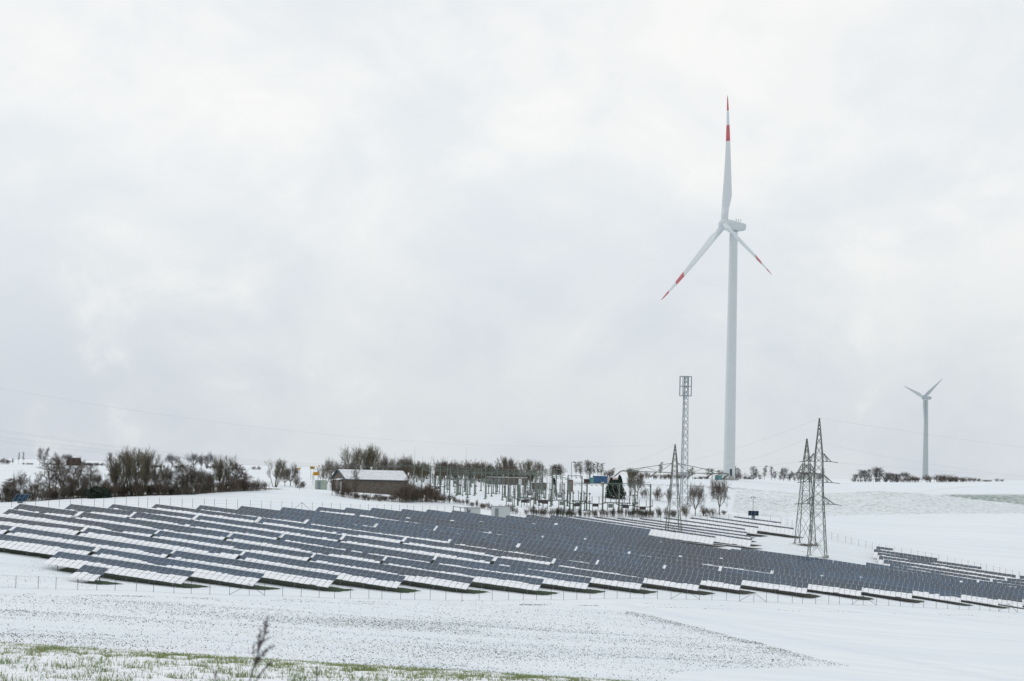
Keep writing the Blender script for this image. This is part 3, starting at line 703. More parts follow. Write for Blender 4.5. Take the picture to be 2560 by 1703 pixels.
def crossarm(root, z, half, d, w, rise, m, inner=0, name='crossarm', depth=.9, sides=(-1, 1), tw=.16):
    for s in sides:
        mb = MB(); d = np.array(d); p = np.array([-d[1], d[0], 0]); tip = d*s*half+np.array([0, 0, z])
        lo = [d*s*w/2+p*q*w/2+np.array([0, 0, z]) for q in (-1, 1)]; up = [v+np.array([0, 0, rise]) for v in lo]
        for v in lo: mb.bar(v, tip, tw)
        for v in up: mb.bar(v, tip, tw*.8)
        n = max(2, int(half/2.2))
        for k in range(1, n):
            t = k/n
            for a, b in zip(lo, up): mb.bar(a+(tip-a)*t, b+(tip-b)*t, tw*.5); mb.bar(a+(tip-a)*t, b+(tip-b)*(t-1/n), tw*.5)
            mb.bar(lo[0]+(tip-lo[0])*t, lo[1]+(tip-lo[1])*t, tw*.5)
        mb.build(name, m, root)
def insul(root, p, d, L, m=INSU, r=.13):
    mb = MB(); p = np.array(p, float); d = np.array(d, float); d /= np.linalg.norm(d); n = 7
    mb.cyl(p, p+d*L, r*.35, n=6)
    for k in range(n): c = p+d*L*(k+.5)/n; mb.cyl(c, c+d*L*.35/n, r, r*.6, 8)
    mb.build('insulator', m, root); return p+d*L
# pylon 1: tall, three tiers of short arms
P1 = hit(2043, 1393); H1 = P1[1]*(1393-1047)/F
ang1 = R_(28)
t = thing('electricity_pylon', P1, 'tallest green grey lattice pylon, with three arm levels, standing behind dark panels', 'pylon', 'steel lattice pylons beside the solar park')
k1 = H1/32.0
def lev_join(*L):
    out = []
    for l in L: out += l if not out else l[1:]
    return out
lattice(t, lev_join(levels(0, 4.0, 5.0*k1, 3.4, 1.3), levels(5.0*k1, 3.4, 15.5*k1, 2.1, .95), levels(15.5*k1, 2.1, 23*k1, 1.75, 1.0), levels(23*k1, 1.75, H1, .12, 1.5)), ang1, .22, .085, PYLON)
ad = np.array([.93, -.36, 0]); ad /= np.linalg.norm(ad)
tips1 = []
for zz, hf in ((22.0*k1, 2.9), (17.2*k1, 3.3), (12.2*k1, 3.9)):
    crossarm(t, zz, hf, ad, 1.9, 1.9, PYLON, tw=.16)
    for s in (-1, 1):
        e = insul(t, ad*s*hf+np.array([0, 0, zz]), (s*.97, .1*s, -.12), 1.7); tips1.append((s, P1+e))
cb = MB()
for q in frame_pts((0, 0, 0), 4.0, ang1): cb.box(q+np.array([0, 0, .1]), (.7, .7, .6))
cb.build('footing', CONC, t)
# pylon 2
P2 = hit(2013, 1361); H2 = P2[1]*(1361-1098)/F; k2 = H2/26
t = thing('electricity_pylon', P2, 'middle height lattice pylon overlapping the left side of the tallest pylon', 'pylon', 'steel lattice pylons beside the solar park')
ang2 = R_(20)
lattice(t, lev_join(levels(0, 4.2, 7*k2, 3.3, 1.3), levels(7*k2, 3.3, 17*k2, 1.9, 1.0), levels(17*k2, 1.9, 20*k2, 1.45, 1.0), levels(20*k2, 1.45, H2, .12, 1.5)), ang2, .23, .09, PYLON)
ad2 = np.array([.55, .83, 0]); ad2 /= np.linalg.norm(ad2); tips2 = []
crossarm(t, 17.6*k2, 5.2, ad2, 1.7, 2.0, PYLON, tw=.2)
for hf in (2.4, 3.8, 5.2):
    for s in (-1, 1):
        e0 = ad2*s*hf+np.array([0, 0, 17.6*k2])
        tips2.append((-1, P2+insul(t, e0, (-.95, .1, -.35), 1.9))); insul(t, e0, (.97, -.1, -.2), 1.5)
cb = MB()
for q in frame_pts((0, 0, 0), 4.2, ang2): cb.box(q+np.array([0, 0, .1]), (.7, .7, .6))
cb.build('footing', CONC, t)
# pylon 3: low, one very wide crossarm
P3 = hit(1683, 1351); H3 = P3[1]*(1351-1112)/F; k3 = H3/22.6
t = thing('electricity_pylon', P3, 'low lattice pylon with one very wide crossarm, in front of the substation', 'pylon', 'steel lattice pylons beside the solar park')
ang3 = R_(52)
lattice(t, lev_join(levels(0, 3.6, 4.5*k3, 2.9, 1.2), levels(4.5*k3, 2.9, 15.6*k3, 1.25, 1.0), levels(15.6*k3, 1.25, 18*k3, 1.1, 1.0), levels(18*k3, 1.1, H3, .1, 1.5)), ang3, .21, .075, PYLON)
ad3 = np.array([.995, .04, 0]); tips3 = []
for s in (-1, 1):
    mb = MB(); z0, z1 = 15.9*k3, 18.1*k3; tip = ad3*s*12.9+np.array([0, 0, z0+.05])
    py_ = np.array([0, 1., 0])
    for q in (-.55, .55):
        a = ad3*s*.6+py_*q+np.array([0, 0, z0]); b = ad3*s*.6+py_*q+np.array([0, 0, z1]); mb.bar(a, tip, .17); mb.bar(b, tip, .12)
        prev = b
        for k, tt in enumerate((.25, .5, .75)):
            lo = a+(tip-a)*tt; hi = b+(tip-b)*tt
            nxt = lo if k % 2 == 0 else hi; mb.bar(prev, nxt, .07); prev = nxt
    for tt in (.2, .4, .6, .8): mb.bar(ad3*s*.6+py_*-.55+(tip-ad3*s*.6+py_*.55)*tt+np.array([0, 0, z0*(1-tt)]), ad3*s*.6+py_*.55+(tip-ad3*s*.6-py_*.55)*tt+np.array([0, 0, z0*(1-tt)]), .06)
    mb.build('crossarm', PYLON, t)
    for hf in (4.3, 8.6, 12.7):
        for dd in (0, .45):
            e0 = ad3*s*(hf+dd*.5)+np.array([0, 0, z0-.05]); insul(t, e0, (-.75, -.25, -.62), 1.9, r=.12)
        tips3.append(P3+ad3*s*hf+np.array([-1.2, 0, z0-1.2]))
cb = MB()
for q in frame_pts((0, 0, 0), 3.6, ang3): cb.box(q+np.array([0, 0, .1]), (.6, .6, .5))
cb.build('footing', CONC, t)
# telecom mast
PM = hit(1708, 1262); HM = PM[1]*(1262-942)/F
t = thing('radio_mast', PM, 'slim grey lattice radio mast with a cage of antenna rods at its top', 'radio mast')
s_ = PM[1]/F
lattice(t, levels(0, 20*s_, HM, 10.5*s_, 1.15), R_(10), .26, .10, MASTM, K=3)
ch = [HM, HM-24.5*s_, HM-48.5*s_]; cr = 15.5*s_
for z_ in ch:
    mb = MB(); n = 8; pts = [np.array([cr*math.cos(k*2*math.pi/n+.2), cr*math.sin(k*2*math.pi/n+.2), z_]) for k in range(n)]
    for a, b in zip(pts, pts[1:]+pts[:1]): mb.bar(a, b, .17)
    for k in range(0, n, 2): mb.bar(pts[k], (0, 0, z_), .10)
    mb.build('cage_ring', MASTM, t)
for k in range(8):
    a = k*2*math.pi/8+.2; mb = MB(); mb.cyl((cr*math.cos(a), cr*math.sin(a), HM-49.5*s_), (cr*math.cos(a), cr*math.sin(a), HM+.6*s_), .10, n=6); mb.build('antenna_rod', MASTM, t)

# ------------------------------------------------------------------ wind turbines
TURBF = mat('far_turbine_white', (.40, .45, .475), .5)
PITCHES = (14, -4, 32)
def turbine(tower_px, tower_base_py, Y, hub_px, hub_py, ax, dirs, L, PB, CS, KN, ov, r_base, r_top, lab, big, coneoff):
    s = Y/F; ax = np.array(ax); dirs = [np.array(d) for d in dirs]; Lpx = L/s
    TURB = globals()['TURB'] if big else TURBF
    hub = at(hub_px, hub_py, Y-2); base = at(tower_px, tower_base_py, Y); base[2] = gz(base[0], base[1])
    root = thing('wind_turbine', base, lab, 'wind turbine', 'three bladed white wind turbines')
    axh = ax.copy(); axh[2] = 0; axh /= np.linalg.norm(axh)
    tx = np.array([base[0], base[1], 0.]); 
    hubw = hub.copy(); hubw[:2] = base[:2]+axh[:2]*ov; h = hubw-base
    tz = h[2]-ov*.12-2.0*KN
    mb = MB(); n = 48; rings = 7
    for k in range(rings):
        z0, z1 = tz*k/rings, tz*(k+1)/rings; ra = r_base+(r_top-r_base)*k/rings; rb = r_base+(r_top-r_base)*(k+1)/rings
        mb.cyl((0, 0, z0), (0, 0, z1-.03), ra, rb, n, 0, cap=False)
        if k < rings-1 and big: mb.cyl((0, 0, z1-.03), (0, 0, z1+.0), rb+.004, rb+.004, n, 0, cap=False)
    o = mb.build('tower', [TURB, TURB2], root, smooth=True)
    K = KN; up = np.cross(ax, np.cross(np.array([0, 0, 1.]), ax)); up /= np.linalg.norm(up); side = np.cross(up, ax)
    # nacelle: lofted sections along the shaft, slimmer and chamfered at the tail
    mb = MB(); secs = [(-2.0, 2.0, 2.15, 0), (-2.6, 2.1, 2.2, 0), (-5.2, 2.0, 2.2, -.05), (-8.0, 1.85, 1.95, -.05), (-10.4, 1.5, 1.5, .1), (-11.0, 1.2, 1.2, .25)] if big else [(-1.2, 1.9, 1.7, 0), (-3, 2.0, 1.8, 0), (-9.5, 2.0, 1.8, 0), (-11.5, 1.7, 1.6, .1), (-12.3, 1.3, 1.3, .15)]
    n = 20; VV = []
    for (a, w_, hh, dz) in secs:
        for k in range(n):
            an = k*2*math.pi/n; c, s2 = math.cos(an), math.sin(an); e = .55
            VV.append(h+K*(ax*(a+1.6)+side*w_*math.copysign(abs(c)**e, c)+up*(hh*math.copysign(abs(s2)**e, s2)+dz)))
    Fs = [(i*n+k, i*n+(k+1) % n, (i+1)*n+(k+1) % n, (i+1)*n+k) for i in range(len(secs)-1) for k in range(n)]+[tuple(range(n-1, -1, -1)), tuple((len(secs)-1)*n+k for k in range(n))]
    mb.add(VV, Fs); nac = mb.build('nacelle', TURB, root, smooth=False)
    if big:
        am = MB()
        q = h+K*(ax*-6.3+up*1.75)
        for d in (-.5, .0, .5):
            am.bar(q+ax*d, q+ax*d*2.2+up*1.1*K, .10); am.bar(q+ax*d*2.2+up*1.1*K-ax*.25, q+ax*d*2.2+up*1.1*K+ax*.25, .14)
        am.bar(q-ax*.8, q+ax*.8, .12); am.build('wind_sensor', DARKMETAL, nac).parent = nac
        yb = MB(); yb.cyl((0, 0, tz-.25), (0, 0, tz+.5), r_top*1.03, n=32); yb.build('yaw_ring', TURB2, root, smooth=False)
    # hub spinner
    mb = MB(); n = 24; prof = [(-1.2, 1.98), (-.6, 2.0), (.0, 2.0), (.7, 1.85), (1.4, 1.45), (1.9, .9), (2.15, .3)]; VV = []
    for a, r in prof:
        for k in range(n): an = k*2*math.pi/n; VV.append(h+K*1.13*(ax*a+(side*math.cos(an)+up*math.sin(an))*r))
    mb.add(VV, [(i*n+k, i*n+(k+1) % n, (i+1)*n+(k+1) % n, (i+1)*n+k) for i in range(len(prof)-1) for k in range(n)]+[tuple(range(n-1, -1, -1)), tuple((len(prof)-1)*n+k for k in range(n))])
    mb.build('hub', TURB, root, smooth=True)
    if big:
        sg = MB(); sg.cyl(h-ax*1.28*K, h-ax*1.2*K, 2.03*K, n=32); sg.build('hub_seam', DARKMETAL, root)
    # blades
    K = KC = L/51.5
    for bi in range(3):
        th = bi*2*math.pi/3; d = dirs[bi]; ch = np.cross(ax, d); ch /= np.linalg.norm(ch)
        sts = [(.030, 1.15, 1.15, 0), (.08, 1.15, 1.12, 0), (.13, 1.30, .75, .1), (.17, 1.55, .50, .25), (.215, 1.72, .40, .38), (.27, 1.62, .34, .36), (.36, 1.42, .28, .3), (.48, 1.18, .22, .22), (.60, .96, .17, .16), (.645, .88, .15, .13), (.6451, .88, .15, .13), (.768, .66, .11, .08), (.7681, .66, .11, .08), (.882, .43, .08, .04), (.8821, .43, .08, .04), (.94, .30, .06, .02), (.98, .17, .04, .0), (1.0, .03, .02, .0)]
        PB = R_(PITCHES[bi]) if big else R_(12)
        mb = MB(); n = 22; VV = []
        for (t_, hw, tk, off) in sts:
            r = L*t_; tw = PB+R_(14)*(1-t_)**1.5; cdir = ch*math.cos(tw)+ax*math.sin(tw); tdir = np.cross(d, cdir)
            c0 = h+d*r+ax*coneoff*t_**2+cdir*(-off*K*1.6)
            for k in range(n):
                an = k*2*math.pi/n; c, s2 = math.cos(an), math.sin(an)
                VV.append(c0+cdir*c*hw*K*CS+tdir*s2*tk*K*(.55+.45*c if t_ > .1 else 1))
        for i in range(len(sts)-1):
            tm = (sts[i][0]+sts[i+1][0])/2; mi = 1 if big and (.6451 < tm < .768 or tm > .8821) else 0
            mb.add(np.array(VV[i*n:(i+2)*n]), [(k, (k+1) % n, n+(k+1) % n, n+k) for k in range(n)], mi)
        mb.add(np.array(VV[:n]), [tuple(range(n-1, -1, -1))]); mb.build('blade', [TURB, RED], root, smooth=False)
        if big:
            c = h+d*L*.033; rg = MB(); rg.cyl(c-d*.12, c+d*.12, 1.22*K, n=24); rg.build('blade_collar', TURB2, root)
    return root, base, h, s
PBIG = 12
tr, tb, th_, ts = turbine(1822.5, 1197, 794, 1808.6, 560.8, (-.9197, -.3849, .0776), ((.0577, .063, .9963), (-.3652, .766, -.5291), (.3075, -.8289, -.4673)), 52.49, R_(PBIG), 1.35, 1.0, 4.4, 2.35, 1.62, 'largest wind turbine, white with red banded blades, towering over the solar park', True, 2.63)
# details at the tower foot
mb = MB(); v = -tb.copy(); v[2] = 0; v /= np.linalg.norm(v); rt = np.array([v[1], -v[0], 0]); rt = rt if rt[0] > 0 else -rt
dd = v*math.cos(R_(18))+rt*math.sin(R_(18)); sd = np.array([-dd[1], dd[0], 0])
mb.box(dd*2.30+np.array([0, 0, 2.6]), (.16, .95, 2.5), axes=(dd, sd, np.array([0, 0, 1.]))); mb.cyl(dd*2.22+np.array([0, 0, 3.8]), dd*2.385+np.array([0, 0, 3.8]), .475, n=16)
mb.build('door', DARKMETAL, tr)
mb = MB(); e = v*2.26-rt*.5+np.array([0, 0, 6.8]); mb.cyl(e, e+v*.12, .38, n=16); mb.build('round_vent', WHITEP, tr)
mb = MB(); mb.box(dd*2.9+np.array([0, 0, .7]), (1.3, 1.3, 1.4), axes=(dd, sd, np.array([0, 0, 1.])))
for q in (-1, 1): mb.bar(dd*2.4+sd*q*.6+np.array([0, 0, 1.4]), dd*5.0+sd*q*.6+np.array([0, 0, .1]), .1); mb.bar(dd*2.4+sd*q*.6+np.array([0, 0, 2.4]), dd*4.8+sd*q*.6+np.array([0, 0, 1.1]), .07)
mb.build('entrance_steps', CONC, tr)
mb = MB(); mb.cyl((0, 0, -1.5), (0, 0, .25), 4.2, 3.9, 32); mb.build('foundation', CONC, tr)
tc = tb-rt*4.2+v*2.0; tc[2] = gz(tc[0], tc[1])
t = thing('transformer_box', tc, 'small teal and white transformer box at the foot of the largest turbine', 'transformer box')
mb = MB(); mb.box((0, 0, .9), (2.6, 2.0, 1.8)); mb.build('cabinet', TEAL, t); mb = MB(); mb.box((0, 0, 1.88), (2.8, 2.2, .16)); mb.build('lid', WHITEP, t)
turbine(2313, 1205.7, 1600, 2305.5, 993.3, (-.8199, -.5708, .044), ((.0265, -.1147, -.9931), (.482, -.6468, .5911), (-.5085, .7614, .402)), 24.5, R_(PBIG), 1.7, .78, 3.3, 2.4, 1.5, 'smaller all white wind turbine far behind the bushes on the right skyline', False, .02)

# ------------------------------------------------------------------ power lines
def wire(name, pts, lab, r=.02, group='overhead power lines', parent=None):
    """pts = image points with the distances of the two ends: plan line between ends, heights follow a parabola through the points"""
    (ax_, ay_, aY), (bx_, by_, bY) = pts[0], pts[-1]
    A = at(ax_, ay_, aY); B = at(bx_, by_, bY); S, Z = [0, 1], [A[2], B[2]]
    for p in pts[1:-1]:
        d = ray(p[0], p[1]); # intersect with vertical plane through A,B
        n = np.array([-(B-A)[1], (B-A)[0]]); Yc = (n@A[:2])/(n@d[:2]); Q = d*Yc; s = ((Q-A)[:2]@(B-A)[:2])/((B-A)[:2]@(B-A)[:2]); S.append(s); Z.append(Q[2])
    S = np.array(S); Z = np.array(Z)
    if len(S) > 2: k = np.sum((Z-(A[2]+(B[2]-A[2])*S))*S*(S-1))/np.sum((S*(S-1))**2)
    else: k = .0006*np.linalg.norm(B-A)**2/4
    mb = MB(); n = 28; P = [np.array([*(A+(B-A)*t_)[:2], A[2]+(B[2]-A[2])*t_+k*t_*(t_-1)]) for t_ in np.linspace(0, 1, n)]
    for a, b in zip(P, P[1:]): mb.bar(a-A, b-A, r*1.05)
    o = mb.build(name, WIREM); o.location = A; tag(o, lab, 'power line', group); return o
ap3 = proj(P3+np.array([0, 0, H3]))[0]; ap1 = proj(P1+np.array([0, 0, H1]))[0]; ap2 = proj(P2+np.array([0, 0, H2]))[0]
wire('power_line', [(-300, 912, 330), (0, 969), (380, 1026), (760, 1084), (1086, 1109), (1412, 1118), (ap3[0], ap3[1], P3[1])], 'single high wire falling from upper left to the wide-armed pylon top', .013)
for k, (y0, y1) in enumerate(((1060, 1158), (1065, 1160), (1080, 1163), (1084, 1165), (1092, 1167), (1096, 1169))):
    wire('power_line', [(-200, y0-18, 400), (0, y0 if k > 1 else y0+2), (320, y0+(y1-y0)*.62), (640, y0+(y1-y0)*.97-2), (1000, 1164+k, 600)], '%s highest wire of the lower bundle sweeping over the left hedge' % ordn(k+1) if k else 'highest wire of the lower bundle sweeping over the left hedge', .018)
wire('power_line', [(ap1[0], ap1[1], P1[1]), (2300, 1082), (2560, 1120), (2760, 1142, 560)], 'top wire from the tallest pylon to the right', .02)
wire('power_line', [(ap1[0], ap1[1], P1[1]), (1900, 1106), (1700, 1155), (1540, 1180, 600)], 'top wire from the tallest pylon down left past the big turbine', .02)
wire('power_line', [(ap2[0], ap2[1], P2[1]), (1900, 1142), (1660, 1186, 600)], 'top wire from the middle height pylon down to the left', .018)
wire('power_line', [(ap3[0], ap3[1], P3[1]), (1560, 1165), (1440, 1190, 620)], 'short wire from the wide-armed pylon top down to the substation', .018)
wire('power_line', [(ap2[0]+30, ap2[1]+10, P2[1]+8), (2300, 1160), (2560, 1187), (2760, 1200, 620)], 'faint wire passing right from the middle height pylon top', .018)
words = ['upper', 'middle', 'lowest']
for k, (s, p) in enumerate(tips1):
    q = proj(p)[0]
    if s > 0: wire('power_line', [(q[0], q[1], p[1]), (2560, 1192+k//2*9), (2800, 1206+k//2*9, 600)], '%s arm wire from the tallest pylon to the right' % words[k//2], .018)
    elif k//2 < 2: wire('power_line', [(q[0], q[1], p[1]), (1850, 1172+k//2*14), (1620, 1196+k//2*8, 600)], '%s arm wire from the tallest pylon to the left' % words[k//2], .018)
for k, (s, p) in enumerate(tips2[:4]):
    q = proj(p)[0]; wire('power_line', [(q[0], q[1], p[1]), (1880, 1180+k*4), (1700, 1196+k*3, 590)], '%s wire of four from the middle pylon arm to the left' % ordn(k+1), .016)

# ------------------------------------------------------------------ bare trees
def grow(mb, p, d, ln, r, depth, rs, spread, upw, twig, maxd, fork, tw_r):
    seg = 3 if depth < 2 else 2
    for k in range(seg):
        d2 = d+rs.normal(0, .10+.05*depth, 3)+np.array([0, 0, upw*.12]); d2 /= np.linalg.norm(d2)
        e = p+d2*ln/seg; r2 = r*(.86 if depth < maxd else .7)
        mb.cyl(p, e, max(r, tw_r), max(r2, tw_r*.8), 5 if depth < 2 else 3, 0, cap=False)
        p, d, r = e, d2, r2
        if depth < maxd and (depth > 0 or k > 0):
            for q in range(fork if depth > 0 else 2):
                a = rs.uniform(0, 6.283); t = np.cross(d, [math.cos(a), math.sin(a), .3]); t /= np.linalg.norm(t)+1e-9
                nd = d*(1-spread*.55)+t*spread+np.array([0, 0, upw*.25]); nd /= np.linalg.norm(nd)
                grow(mb, p, nd, ln*rs.uniform(.55, .78), r*rs.uniform(.45, .6), depth+1, rs, spread, upw, twig, maxd, fork, tw_r)
def tree_meshes(kind, seed, bark):
    rs = np.random.default_rng(seed); tr_, cr_ = MB(), MB()
    if kind == 'tall':                                   # 10 m single stem
        p = np.zeros(3); d = np.array([0, 0, 1.]); r = .17; trunk = []
        for k in range(8):
            d = d+rs.normal(0, .05, 3); d[2] = abs(d[2]); d /= np.linalg.norm(d); e = p+d*1.05; tr_.cyl(p, e, r, r*.88, 7, cap=False); p = e; r *= .86; trunk.append((p.copy(), r))
        for (q, rr) in trunk[1:]:
            for j in range(3):
                a = rs.uniform(0, 6.283); nd = np.array([math.cos(a)*.65, math.sin(a)*.65, .85]); nd /= np.linalg.norm(nd)
                grow(cr_, q, nd, rs.uniform(1.2, 2.1)*(1.15-.06*trunk.index((q, rr)) if False else 1), rr*.5, 1, rs, .5, .5, 0, 4, 2, .016)
        grow(cr_, p, d, 1.6, r, 1, rs, .45, .6, 0, 4, 2, .015)
    elif kind == 'multi':                                # 10 m fan of stems
        for s in range(9):
            a = rs.uniform(0, 6.283); lean = rs.uniform(.05, .5); d = np.array([math.cos(a)*lean, math.sin(a)*lean, 1.]); d /= np.linalg.norm(d)
            p = np.array([math.cos(a)*lean*1.6, math.sin(a)*lean*1.6, 0]); r = rs.uniform(.08, .14)
            for k in range(4):
                d = d+rs.normal(0, .05, 3)+np.array([0, 0, .04]); d /= np.linalg.norm(d); e = p+d*1.25; tr_.cyl(p, e, r, r*.85, 5, cap=False); p = e; r *= .8
                if k > 0:
                    for j in range(2):
                        b = rs.uniform(0, 6.283); nd = d+np.array([math.cos(b), math.sin(b), .2])*.55; nd /= np.linalg.norm(nd); grow(cr_, p, nd, rs.uniform(1.2, 1.8), r*.5, 1, rs, .40, .8, 0, 3, 2, .016)
            grow(cr_, p, d, 1.9, r, 1, rs, .38, .8, 0, 4, 2, .014)
    elif kind == 'round':                                # spreading crown, 8 m
        tr_.cyl((0, 0, 0), (0, 0, 1.6), .20, .15, 7, cap=False)
        for s in range(8):
            a = s*.785+rs.uniform(-.3, .3); el = rs.uniform(.35, 1.25); d = np.array([math.cos(a)*math.cos(el), math.sin(a)*math.cos(el), math.sin(el)])
            grow(cr_, np.array([0, 0, 1.4]), d, 2.6, .10, 0, rs, .55, .35, 0, 4, 2, .014)
    elif kind == 'slim':                                 # slender poplar like, 10 m
        p = np.zeros(3); r = .12
        for k in range(10):
            d = np.array([rs.normal(0, .04), rs.normal(0, .04), 1.]); e = p+d*.95; tr_.cyl(p, e, r, r*.87, 6, cap=False); p = e; r *= .87
            if k > 2:
                for j in range(3):
                    a = rs.uniform(0, 6.283); nd = np.array([math.cos(a)*.4, math.sin(a)*.4, .9]); grow(cr_, p, nd/np.linalg.norm(nd), rs.uniform(.7, 1.4), r*.45, 2, rs, .4, .6, 0, 4, 3, .022)
    elif kind == 'shrub':                                # 3 m dense scrub
        for s in range(15):
            a = rs.uniform(0, 6.283); q = rs.uniform(0, 1.0); lean = rs.uniform(.05, .6); d = np.array([math.cos(a)*lean, math.sin(a)*lean, 1.]); d /= np.linalg.norm(d)
            p = np.array([math.cos(a)*q, math.sin(a)*q, 0.]); grow(tr_ if s < 5 else cr_, p, d, rs.uniform(.9, 1.5), .03, 1, rs, .42, .5, 0, 3, 2, .016)
    return tr_.mesh('trunk', bark), cr_.mesh('crown', bark)
print('trees...')
PROT = {}
for kd, ns in (('tall', 3), ('multi', 3), ('round', 3), ('slim', 2), ('shrub', 3)):
    for k in range(ns): PROT[(kd, k)] = tree_meshes(kd, 50+k*7+len(kd), BARKG if kd == 'multi' else (REDTWIG if kd == 'shrub' else BARK))
def remat(me, m):
    k = me.name+'|'+m.name
    if k not in PROT:
        c = me.copy(); c.materials.clear(); c.materials.append(m); PROT[k] = c
    return PROT[k]
HNOM = {'tall': 10.5, 'multi': 9.3, 'round': 7.5, 'slim': 10.0, 'shrub': 3.0}
hcache = {}
def top_of(me):
    if me.name not in hcache:
        co = np.empty(len(me.vertices)*3); me.vertices.foreach_get('co', co); co = co.reshape(-1, 3); hcache[me.name] = (np.percentile(co[:, 2], 99.0), np.percentile(np.abs(co[:, 0]), 95))
    return hcache[me.name]
NAME = {'tall': 'bare_tree', 'multi': 'bare_tree', 'round': 'bare_tree', 'slim': 'bare_tree', 'shrub': 'shrub'}
def tree(kind, px, base_py, top_py, Yd, lab, group, wpx=None, m=None, variant=None):
    """stand a tree on the ground in the direction px at distance Yd (or where base_py meets the ground), as tall as the photo shows"""
    if kind == 'shrub' and wpx:
        b = hit(px, base_py) if Yd is None else place(px, Yd); hp_ = max(proj(b)[0][1]-top_py, .8*F/b[1]); n = int(round(wpx/(1.5*hp_)))
        if n > 1:
            for q in range(n):
                o = tree(kind, px+wpx*((q+.5)/n-.5), base_py, top_py+(rng.uniform(0, .25)*hp_), Yd, lab, group or 'low thickets', wpx/n*1.15, m)
                o['label'] = lab+', '+ordn(q+1)+' clump'
            return o
    b = hit(px, base_py) if Yd is None else place(px, Yd)
    by = proj(b)[0][1]; hgt = max(.8, (by-top_py)*b[1]/F)
    v = variant if variant is not None else int(rng.integers(0, 3 if kind != 'slim' else 2)); tm, cm = PROT[(kind, v)]
    zt, hw = top_of(cm); sz = hgt/zt*1.06; sx = sz if wpx is None else (wpx/2*b[1]/F)/hw
    root = thing(NAME[kind], b-np.array([0, 0, .05]), lab, 'tree' if kind != 'shrub' else 'shrub', group, float(rng.uniform(0, 6.28))); root.scale = (sx, sx, sz)
    if m: tm, cm = remat(tm, m), remat(cm, m)
    obj('trunk' if kind != 'shrub' else 'stems', tm, root); obj('crown', cm, root)
    return root
# left hedge trees (kind, px, base y, top y, width)
G1 = 'bare trees of the hedge behind the left of the park'
left = [('round', 46, 1251, 1186, 44), ('slim', 15, 1253, 1200, 34), ('tall', 92, 1246, 1184, 32), ('tall', 128, 1246, 1155, 40), ('slim', 140, 1246, 1152, 34), ('tall', 150, 1246, 1156, 44), ('tall', 162, 1246, 1144, 50), ('tall', 184, 1246, 1160, 44), ('tall', 176, 1246, 1152, 48), ('round', 196, 1244, 1192, 42),
('tall', 212, 1242, 1186, 34), ('tall', 229, 1236, 1166, 34), ('round', 246, 1238, 1188, 34), ('tall', 268, 1238, 1168, 40), ('multi', 288, 1238, 1162, 44), ('multi', 303, 1238, 1146, 60), ('multi', 320, 1239, 1134, 64), ('multi', 337, 1238, 1127, 70), ('multi', 354, 1239, 1136, 62), ('multi', 371, 1238, 1152, 50), ('round', 380, 1237, 1176, 44), ('tall', 398, 1238, 1170, 34), ('round', 415, 1236, 1172, 36), ('tall', 440, 1236, 1160, 44), ('tall', 468, 1234, 1162, 50), ('round', 488, 1232, 1170, 44),
('round', 508, 1231, 1178, 40), ('round', 526, 1230, 1184, 34), ('multi', 548, 1227, 1158, 44), ('multi', 562, 1226, 1144, 52), ('tall', 586, 1226, 1162, 40), ('tall', 610, 1226, 1164, 40), ('multi', 686, 1218, 1153, 50), ('round', 726, 1216, 1164, 38), ('round', 712, 1216, 1172, 30)]
for k, (kd, px, by, ty, w) in enumerate(left):
    look = {'tall': 'bare upright tree', 'multi': 'bushy olive brown many stemmed tree', 'round': 'low spreading bare tree', 'slim': 'slender bare tree'}[kd]
    tree(kd, px, by, ty, None, '%s, %s from left in the hedge behind the park' % (look, ordn(k+1)), G1, w)
# scrub along the foot of that hedge
k = 0
for px in list(range(-20, 215, 9))+list(range(215, 650, 8))+[665, 742, 756]:
    by = np.interp(px, [-20, 100, 200, 330, 460, 600, 760], [1257, 1252, 1246, 1241, 1237, 1229, 1222])-rng.uniform(0, 3); hh = rng.uniform(14, 30) if px > 380 or px < 240 else rng.uniform(18, 34)
    k += 1; tree('shrub', px, by, by-hh, None, 'brown leafless shrub, %s from left along the foot of the left hedge' % ordn(k), 'brown scrub under the left hedge', rng.uniform(24, 36), m=(REDTWIG if rng.random() < .55 else (BARK if rng.random() < .6 else OLIVE)))
k = 0
for px in list(range(-10, 225, 24))+list(range(262, 620, 22)):
    by = np.interp(px, [-20, 100, 200, 330, 460, 600, 760], [1257, 1252, 1246, 1241, 1237, 1229, 1222])-rng.uniform(1, 4); hh = rng.uniform(26, 44); k += 1
    tree(('tall', 'multi', 'round')[k % 3], px+rng.uniform(-4, 4), by, by-hh*(1.0 if k % 3 else 1.15), None, 'young bare hedge sapling, %s from left among the taller hedge trees' % ordn(k), 'young saplings filling the left hedge', rng.uniform(20, 34), m=(REDTWIG if k % 2 else BARK))
